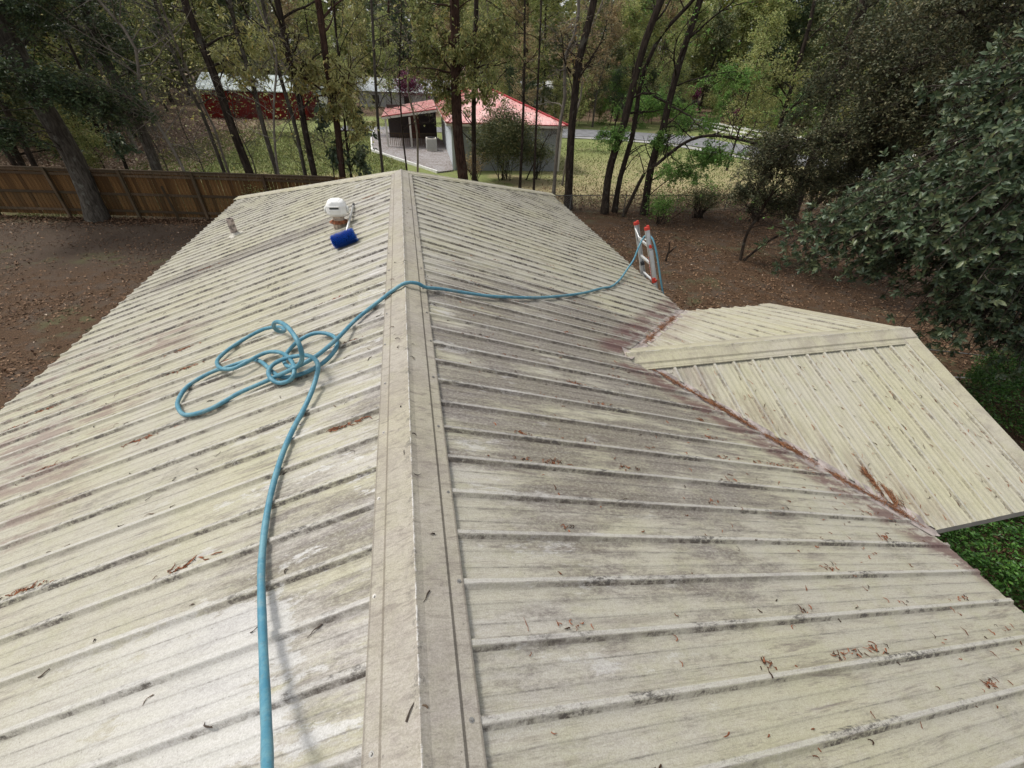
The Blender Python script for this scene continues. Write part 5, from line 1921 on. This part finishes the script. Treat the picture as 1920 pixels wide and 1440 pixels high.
    b = np.arange(N)[:, None] * 7
    F = np.concatenate([b + np.array(q) for q in ((0, 1, 6), (1, 2, 6), (2, 3, 6), (3, 4, 6), (4, 5, 6), (5, 0, 6))], 1).reshape(-1, 3)
    mk("crown", V, F, M['lf_magnolia'], e)


magnolia()


# ------------------------------------------------------------------ shrubs
def shrub(name, label, c, rad_, n, leaf, lsize, asp=.5, seed=1, hollow=.55, stems=10, cat="shrub", group=None, clump=.16, up=.5, droop=0.0, low=-.3):
    r = np.random.default_rng(seed)
    base = np.array([c[0], c[1], G])
    e = empty(name, tuple(base), label, cat, group)
    ns = max(20, n // 30)
    q = r.normal(0, 1, (ns, 3))
    q /= np.linalg.norm(q, axis=1, keepdims=True)
    q[:, 2] = np.where(q[:, 2] < low, -q[:, 2], q[:, 2])
    rr = r.uniform(hollow, 1.0, (ns, 1)) * (1 + .12 * np.sin(q[:, :1] * 7 + 2) + .1 * np.cos(q[:, 1:2] * 9))
    cc = np.array(c) + q * rr * np.array(rad_)
    k = r.integers(0, ns, n)
    C_ = cc[k] + r.normal(0, clump, (n, 3))
    V, F = leaves(C_, lsize, asp, r, up, droop)
    ok = stems
    s0 = base + r.normal(0, .12, (ok, 3)) * np.array([rad_[0], rad_[1], 0])
    tgt = cc[r.integers(0, ns, ok)]
    P = grow(s0, tgt - s0, np.linalg.norm(tgt - s0, axis=1), 8, .10, .0, r)
    Rb = np.linspace(1, .3, 8)[None] * np.full(ok, .02)[:, None]
    s, d, _ = pick(P, Rb, ok * 8, r, .3, 1)
    P2 = grow(s, d + r.normal(0, .6, (ok * 8, 3)), r.uniform(.2, .7, ok * 8) * rad_[0] * .7, 5, .2, 0, r)
    tv, tf = join([tubes_np(P, Rb, 5), tubes_np(P2, np.linspace(1, .4, 5)[None] * np.full(ok * 8, .007)[:, None], 3)])
    mk("stems", tv, tf, M['bark'], e, smooth=True)
    mk("leaves", V, F, M[leaf], e)
    return e


shrub("bushy_tree", "round grey green bush covering the middle of the cottage's front wall", (5.9, 28.0, -2.05), (2.15, 1.3, 1.6), 34000, 'lf_bush', .12, .36, 5, hollow=.15, stems=22, low=-.8, cat="bush", droop=.2)
shrub("bushy_tree", "lower leafy bush at the right side of the cottage's front wall", (8.1, 28.1, -2.9), (1.1, .8, .8), 2600, 'lf_bush', .12, .36, 6, hollow=.2, stems=16, cat="bush")
shrub("small_shrub", "sparse shrub with fallen leaves between the cottage and a broad trunk", (4.0, 27.0, -3.3), (.8, .6, .9), 900, 'lf_brown', .11, .4, 7, hollow=.2, stems=20)
shrub("garden_hedge", "dense green shrub below the gable's near eave at lower right", (8.3, 2.15, -3.75), (2.5, 1.25, .72), 30000, 'lf_hedge', .058, .5, 8, hollow=.72, stems=10, cat="hedge", clump=.07)
shrub("garden_hedge", "green shrub showing beyond the gable's outer edge at right", (13.6, 4.3, -3.8), (2.1, 1.5, .75), 22000, 'lf_hedge', .058, .5, 9, hollow=.72, stems=10, cat="hedge", clump=.07)
shrub("small_shrub", "light green shrub at the chain link fence right of the ladder", (11.6, 18.6, -3.5), (1.0, .7, .7), 1600, 'lf_bright', .09, .4, 10, hollow=.2)
shrub("small_shrub", "tangled brown green shrub at the fence behind the small dark tree", (14.2, 19.4, -3.4), (1.5, .8, .9), 2600, 'lf_bush', .09, .4, 11, hollow=.2, stems=26)
shrub("small_shrub", "thicket of twigs by the fence below the leaning dark trunk", (17.0, 18.6, -3.3), (1.8, .9, 1.0), 2800, 'lf_bush', .10, .4, 12, hollow=.2, stems=30)
shrub("small_shrub", "ivy covered clump against the wooden fence near the roof's far corner", (-5.9, 20.0, -3.5), (.55, .25, .8), 1300, 'lf_olive', .07, .6, 13, hollow=.1)
shrub("redbud_bush", "magenta flowering bush left of the pink red roof", (1.2, 70, -1.6), (3.2, 2.0, 1.6), 4200, 'lf_pink', .22, .5, 14, hollow=.2, cat="bush", clump=.4)
shrub("azalea_bush", "small dark pink bush beyond the white rail fence", (46, 61, -3.2), (1.6, 1.4, 1.3), 1500, 'lf_pink', .22, .5, 15, hollow=.2, cat="bush")
shrub("azalea_bush", "second dark pink bush higher up beyond the white rail fence", (44, 70, -1.2), (1.6, 1.4, 1.6), 1500, 'lf_pink', .22, .5, 16, hollow=.2, cat="bush")
m = MB()
m.tube([(9.50, 13.99, G), (9.52, 14.0, G + .45), (9.45, 14.02, G + .75)], [.045, .035, .02], 6)
m.tube([(9.52, 14.0, G + .30), (9.72, 13.9, G + .62)], [.03, .02], 6)
tag(m.build("tree_stump", M['bark']), "forked dead stick standing in the leaves right of the ladder", "stick")
m = MB()
m.tube(catmull([(13.2, 7.1, G + .05), (14.4, 6.5, G + .12), (15.6, 6.05, G + .08), (17.5, 5.4, G + .05)], 5), .018, 6)
tag(m.build("ground_cable", M['zinc'], smooth=True), "thin dark cable lying across the litter right of the small gable", "cable")
m = MB()
m.tube(catmull([(12.4, 5.95, G + .04), (13.6, 5.6, G + .05), (15.6, 5.2, G + .04), (18, 4.7, G + .05)], 5), .017, 6)
tag(m.build("white_pipe", M['alu_d'], smooth=True), "thin pale pipe lying on the ground beside the green shrub", "pipe")


# ------------------------------------------------------------------ fallen leaves on the near ground
def scatter_leaves(name, n, sampler, size, mat, seed):
    r = np.random.default_rng(seed)
    xy = sampler(r, n)
    n = len(xy)
    z = np.array([ground_z(a, b) for a, b in xy]) + r.uniform(.004, .03, n)
    C_ = np.column_stack([xy, z])
    V, F = leaves(C_, size, .62, r, 2.2, -.02)
    o = mk(name, V, F, mat)
    return tag(o, kind='stuff')


M['fallen'] = litter_mat("fallen_leaf", (.070, .038, .022), (.150, .085, .048), (.260, .165, .100))
M['fallen_p'] = litter_mat("pale_fallen_leaf", (.20, .12, .075), (.34, .24, .17), (.46, .36, .27))
M['grassblade'] = leaf_mat("grass_blade", ((0.128, 0.165, 0.045), (0.210, 0.255, 0.075), (0.375, 0.330, 0.150)), trans=.3)


def samp_yard(r, n):
    a = np.column_stack([r.uniform(-17, -4.3, n // 3), r.uniform(3.5, 21.3, n // 3)])
    b = np.column_stack([r.uniform(3.6, 21, n - n // 3), r.uniform(.5, 20.6, n - n // 3)])
    xy = np.concatenate([a, b])
    k = np.array([mnoise.noise(Vector((x * .5, y * .5, 2))) + .6 * mnoise.noise(Vector((x * 1.7, y * 1.7, 5))) for x, y in xy])
    bare = (xy[:, 0] < -4) & (xy[:, 1] > 13.5) & (xy[:, 1] < 20)
    return xy[(k + r.uniform(-.6, .9, len(xy)) > 0) & ~(bare & (r.uniform(0, 1, len(xy)) < .5))]


scatter_leaves("fallen_leaves", 100000, samp_yard, .078, M['fallen'], 41)
scatter_leaves("pale_fallen_leaves", 2600, samp_yard, .075, M['fallen_p'], 42)


def samp_fence(r, n):
    x = r.uniform(-20, -2, n)
    return np.column_stack([x, 19.6 - .165 * (x + 2.57) - np.abs(r.normal(0, .35, n)) - .05])


scatter_leaves("fence_leaf_drift", 5200, samp_fence, .10, M['fallen'], 43)


def samp_beyond(r, n):
    xy = np.column_stack([r.uniform(4, 30, n), 21 + np.abs(r.normal(0, 2.2, n))])
    return xy


scatter_leaves("leaves_beyond_fence", 14000, samp_beyond, .11, M['fallen'], 44)
scatter_leaves("leaves_under_left_trees", 26000, lambda r, n: np.column_stack([-12 - np.abs(r.normal(0, 9, n)), r.uniform(22.5, 60, n)]), .15, M['fallen_p'], 45)


def grass(name, n, sampler, h, seed):
    r = np.random.default_rng(seed)
    xy = sampler(r, n)
    n = len(xy)
    z = np.array([ground_z(a, b) for a, b in xy])
    a = r.uniform(0, 2 * math.pi, n)
    hh = h * r.uniform(.5, 1.4, n)
    w = .02 + .015 * r.uniform(0, 1, n)
    b0 = np.column_stack([xy[:, 0] - np.cos(a) * w, xy[:, 1] - np.sin(a) * w, z])
    b1 = np.column_stack([xy[:, 0] + np.cos(a) * w, xy[:, 1] + np.sin(a) * w, z])
    tp = np.column_stack([xy + r.normal(0, .05, (n, 2)), z + hh])
    V = np.stack([b0, b1, tp], 1).reshape(-1, 3)
    F = np.arange(3 * n).reshape(-1, 3)
    tag(mk(name, V, F, M['grassblade']), kind='stuff')


grass("lawn_grass", 60000, lambda r, n: np.column_stack([r.uniform(-16, 0, n), r.uniform(21.5, 48, n)]), .09, 51)
grass("right_lawn_grass", 16000, lambda r, n: np.column_stack([r.uniform(8.5, 30, n), r.uniform(22, 44, n)]), .09, 52)


# ------------------------------------------------------------------ woods beyond: one set of tree meshes, many trees
def wood_proto(kind, seed):
    """returns trunk mesh object and crown mesh object data at the origin, base at z = 0"""
    r = np.random.default_rng(seed)
    H = dict(broad=15, sparse=16, pine=19, under=6)[kind]
    wb = dict(broad=.34, sparse=.30, pine=.40, under=.10)[kind]
    pts = [(0, 0, 0), (r.normal(0, .15), r.normal(0, .15), H * .3), (r.normal(0, .5), r.normal(0, .5), H * .65), (r.normal(0, .8), r.normal(0, .8), H * .95)]
    T = np.array([list(p) for p in catmull(pts, 5)])
    R = np.interp(T[:, 2], [0, .3, H], [wb * .62, wb * .5, .03])
    parts = [tubes_np(T[None], R[None], 7)]
    n1 = dict(broad=46, sparse=44, pine=50, under=16)[kind]
    lo = dict(broad=.16, sparse=.18, pine=.35, under=.1)[kind]
    s, d, rr = pick(T[None], R[None], n1, r, lo, .98)
    a = r.uniform(0, 6.28, n1)
    el = dict(broad=(.0, .8), sparse=(.2, 1.1), pine=(-.15, .35), under=(.3, 1.2))[kind]
    dr = np.stack([np.cos(a), np.sin(a), r.uniform(*el, n1)], 1)
    hf = s[:, 2] / H
    Lm = dict(broad=3.4, sparse=3.0, pine=2.6, under=1.9)[kind]
    L1 = Lm * r.uniform(.6, 1.15, n1) * (1.15 - .6 * hf)
    P1 = grow(s, dr, L1, 7, .16, .02, r)
    R1 = np.linspace(1, .25, 7)[None] * np.minimum(rr * .4, .06)[:, None]
    parts.append(tubes_np(P1, R1, 4))
    n2 = n1 * 6
    s, d, rr = pick(P1, R1, n2, r, .25, 1)
    P2 = grow(s, d + r.normal(0, .7, (n2, 3)), r.uniform(.5, 1.4, n2), 4, .2, 0, r)
    R2 = np.linspace(1, .4, 4)[None] * np.full(n2, .014)[:, None]
    parts.append(tubes_np(P2, R2, 3))
    V, F = join(parts)
    nl = dict(broad=11000, sparse=6000, pine=9000, under=4200)[kind]
    s, d, _ = pick(P2, R2, nl, r, .1, 1)
    C_ = s + r.normal(0, dict(broad=.22, sparse=.20, pine=.16, under=.2)[kind], (nl, 3))
    lv = leaves(C_, dict(broad=.26, sparse=.22, pine=.26, under=.18)[kind], dict(broad=.5, sparse=.5, pine=.30, under=.5)[kind], r, .5, .15)
    return (V, F), lv


WOOD = []
for kind, seed, leaf, bark in (("broad", 1, 'lf_olive', 'bark'), ("broad", 2, 'lf_spring', 'bark'), ("broad", 3, 'lf_dark', 'bark'), ("sparse", 4, 'lf_brown', 'bark_g'),
                               ("sparse", 5, 'lf_yellow', 'bark_g'), ("sparse", 6, 'lf_spring', 'bark'), ("pine", 7, 'lf_dark', 'bark_r'), ("broad", 8, 'lf_bush', 'bark'), ("sparse", 9, 'lf_olive', 'bark_p'),
                               ("under", 10, 'lf_olive', 'bark'), ("under", 11, 'lf_bright', 'bark'), ("under", 12, 'lf_dark', 'bark')):
    (tv, tf), (lv, lf) = wood_proto(kind, 500 + seed)
    WOOD.append((kind, leaf, bark, tv, tf, lv, lf))
LBL = {('broad', 'lf_olive'): ("broadleaf_tree", "olive leaved broadleaf tree in the woods behind the lawns"),
       ('broad', 'lf_spring'): ("broadleaf_tree", "yellow green spring leaved broad tree in the woods"),
       ('broad', 'lf_dark'): ("evergreen_tree", "dense dark evergreen broad tree in the woods"),
       ('broad', 'lf_bush'): ("broadleaf_tree", "grey green broad tree standing in the woods"),
       ('sparse', 'lf_brown'): ("spring_tree", "sparse tan brown spring tree in the woods"),
       ('sparse', 'lf_yellow'): ("spring_tree", "thin tree with sparse pale yellow leaves in the woods"),
       ('sparse', 'lf_spring'): ("spring_tree", "thin crowned yellow green tree in the woods"),
       ('sparse', 'lf_olive'): ("spring_tree", "pale barked tree with few olive leaves in the woods"),
       ('pine', 'lf_dark'): ("pine_tree", "tall reddish barked pine with dark needles in the woods"),
       ('under', 'lf_olive'): ("understory_shrub", "low olive shrub under the woodland trees"),
       ('under', 'lf_bright'): ("understory_shrub", "low fresh green shrub under the woodland trees"),
       ('under', 'lf_dark'): ("understory_shrub", "low dark evergreen shrub under the woodland trees")}
protos = {}


def plant(i, x, y, s, rz):
    kind, leaf, bark, tv, tf, lv, lf = WOOD[i]
    nm, lb = LBL[(kind, leaf)]
    far_ = y > 88
    if x < -14 and y < 57: where = "at the left beyond the wooden fence"
    elif y < 57 and x > 39: where = "at the right beyond the white rail fence"
    elif y < 56: where = "on the lawn side of the driveway"
    elif x < -.33 * y: where = "left of the red barn"
    elif x < -.13 * y: where = "behind the red barn"
    elif x < .10 * y: where = "behind the long pale building" if y > 79 else "in front of the long pale building"
    elif x < .30 * y: where = "behind the cottage's red roof"
    elif x < .58 * y: where = "behind the grey driveway"
    else: where = "past the white rail fence"
    lb = lb.replace(" in the woods behind the lawns", "").replace(" standing in the woods", "").replace(" in the woods", "").replace(" under the woodland trees", "")
    lb = lb + (" far off " if far_ else " ") + where
    e = empty(nm, (x, y, G - .03), lb, "shrub" if kind == 'under' else "tree", (lb.replace(" tree", " trees", 1) if kind != "under" else lb.replace(" shrub", " shrubs", 1)).replace(" pine ", " pines "))
    e.scale = (s, s, s * (1 + .1 * math.sin(x * 3)))
    e.rotation_euler = (0, 0, rz)
    if i not in protos:
        a = bpy.data.objects.new("trunk", None)
        t_o = mk("trunk", tv, tf, M[bark], None, smooth=True)
        c_o = mk("crown" if kind != 'under' else "leaves", lv, lf, M[leaf], None)
        protos[i] = (t_o, c_o)
        bpy.data.objects.remove(a)
        t_o.parent = e
        c_o.parent = e
    else:
        for o in protos[i]:
            c = o.copy()
            COL.objects.link(c)
            c.parent = e
    return e


wr = np.random.default_rng(2024)
placed = []


def try_plant(i, x, y, s, dmin):
    for (a, b) in placed:
        if (a - x) ** 2 + (b - y) ** 2 < dmin * dmin:
            return False
    placed.append((x, y))
    plant(i, x, y, s, wr.uniform(0, 6.28))
    return True


def near_drive(x, y):
    if 40 < y < 57 and 14 < x < 36.5: return True
    if 20 < x < 36.5 and 22 < y < 50: return True
    return False


def choose(x):
    if x < -12:
        p = [.20, .10, .22, .06, .04, .08, .10, .12, .08]
    elif x < 12:
        p = [.16, .18, .05, .12, .10, .16, .05, .08, .10]
    elif x < 34:
        p = [.12, .20, .04, .24, .12, .16, .06, .03, .03]
    else:
        p = [.22, .20, .12, .08, .05, .12, .08, .10, .03]
    return int(wr.choice(9, p=np.array(p) / sum(p)))


cnt = 0
tries = 0
while cnt < 190 and tries < 6000:      # behind the lawns
    tries += 1
    y = 60 + 58 * wr.uniform() ** 1.2
    x = wr.uniform(-1.05 * y - 8, 1.15 * y + 4)
    if x > -24 and x < -6 and y < 67: continue
    if -7 < x < 9 and 56 < y < 85: continue
    if 20 < x < 29 and y < 97 and wr.uniform() < .8: continue
    if 47 < x < 58 and 72 < y < 82: continue
    cnt += try_plant(choose(x), x, y, wr.uniform(.8, 1.3), 2.8)
cnt = tries = 0
while cnt < 60 and tries < 3000:       # left side woods
    tries += 1
    x, y = wr.uniform(-52, -15), wr.uniform(25, 62)
    if x > -23 and y > 52: continue
    if x > -.41 * y - 1 and y > 30: continue
    cnt += try_plant(choose(x), x, y, wr.uniform(.7, 1.05), 2.8)
cnt = tries = 0
while cnt < 26 and tries < 2000:       # beyond the white rail fence
    tries += 1
    x, y = wr.uniform(40, 78), wr.uniform(18, 62)
    if x < 43.5: continue
    cnt += try_plant(choose(x), x, y, wr.uniform(.75, 1.1), 3.6)
for (x, y, i, s) in ((24, 31, 5, .55), (27.5, 25, 0, .6), (31, 27, 2, .6), (14.5, 40, 5, .5), (-3.5, 47, 8, .55), (-6, 57, 5, .5), (26, 22.5, 7, .6), (12.2, 50, 3, .6), (23, 57, 3, .8), (28, 58.5, 1, .8), (18.5, 58, 7, .7),
                     (13, 60, 3, .8), (33, 57.5, 5, .7), (9.0, 58, 8, .8), (-1, 59, 5, .6), (4.5, 52.8, 3, .55)):
    try_plant(i, x, y, s, .5)
cnt = tries = 0
while cnt < 130 and tries < 6000:
    tries += 1
    k = wr.integers(0, 4)
    if k == 0: x, y = wr.uniform(-70, 75), wr.uniform(62, 80)
    elif k == 1: x, y = wr.uniform(11, 35), wr.uniform(55.5, 62)
    elif k == 2: x, y = wr.uniform(40.5, 60), wr.uniform(20, 62)
    else: x, y = wr.uniform(-45, -16), wr.uniform(28, 60)
    if -24 < x < 9 and 55 < y < 84: continue
    if k == 3 and x > -.41 * y - 1: continue
    cnt += try_plant(int(wr.choice([9, 10, 11], p=[.5, .2, .3])), x, y, wr.uniform(.5, 1.0), 1.6)


# the mass of woods far behind
def far_wood():
    r = np.random.default_rng(61)
    n = 120000
    a = r.uniform(rad(-75), rad(80), n)
    d = r.uniform(112, 150, n)
    x, y = np.sin(a) * d, np.cos(a) * d
    top = 30 + 5 * np.sin(a * 23) + 3 * np.sin(a * 61 + 1)
    z = G + top * r.uniform(0, 1, n) ** .8
    k = np.floor(a * 60).astype(int)
    jit = np.random.default_rng(5).uniform(-2.5, 2.5, 400)[(k + 200) % 400]
    C_ = np.column_stack([x, y + jit, z])
    return leaves(C_, 1.35, .62, r, .3, .1)


V, F = far_wood()
tag(mk("far_wood", V, F, M['lf_spring']), kind='stuff')
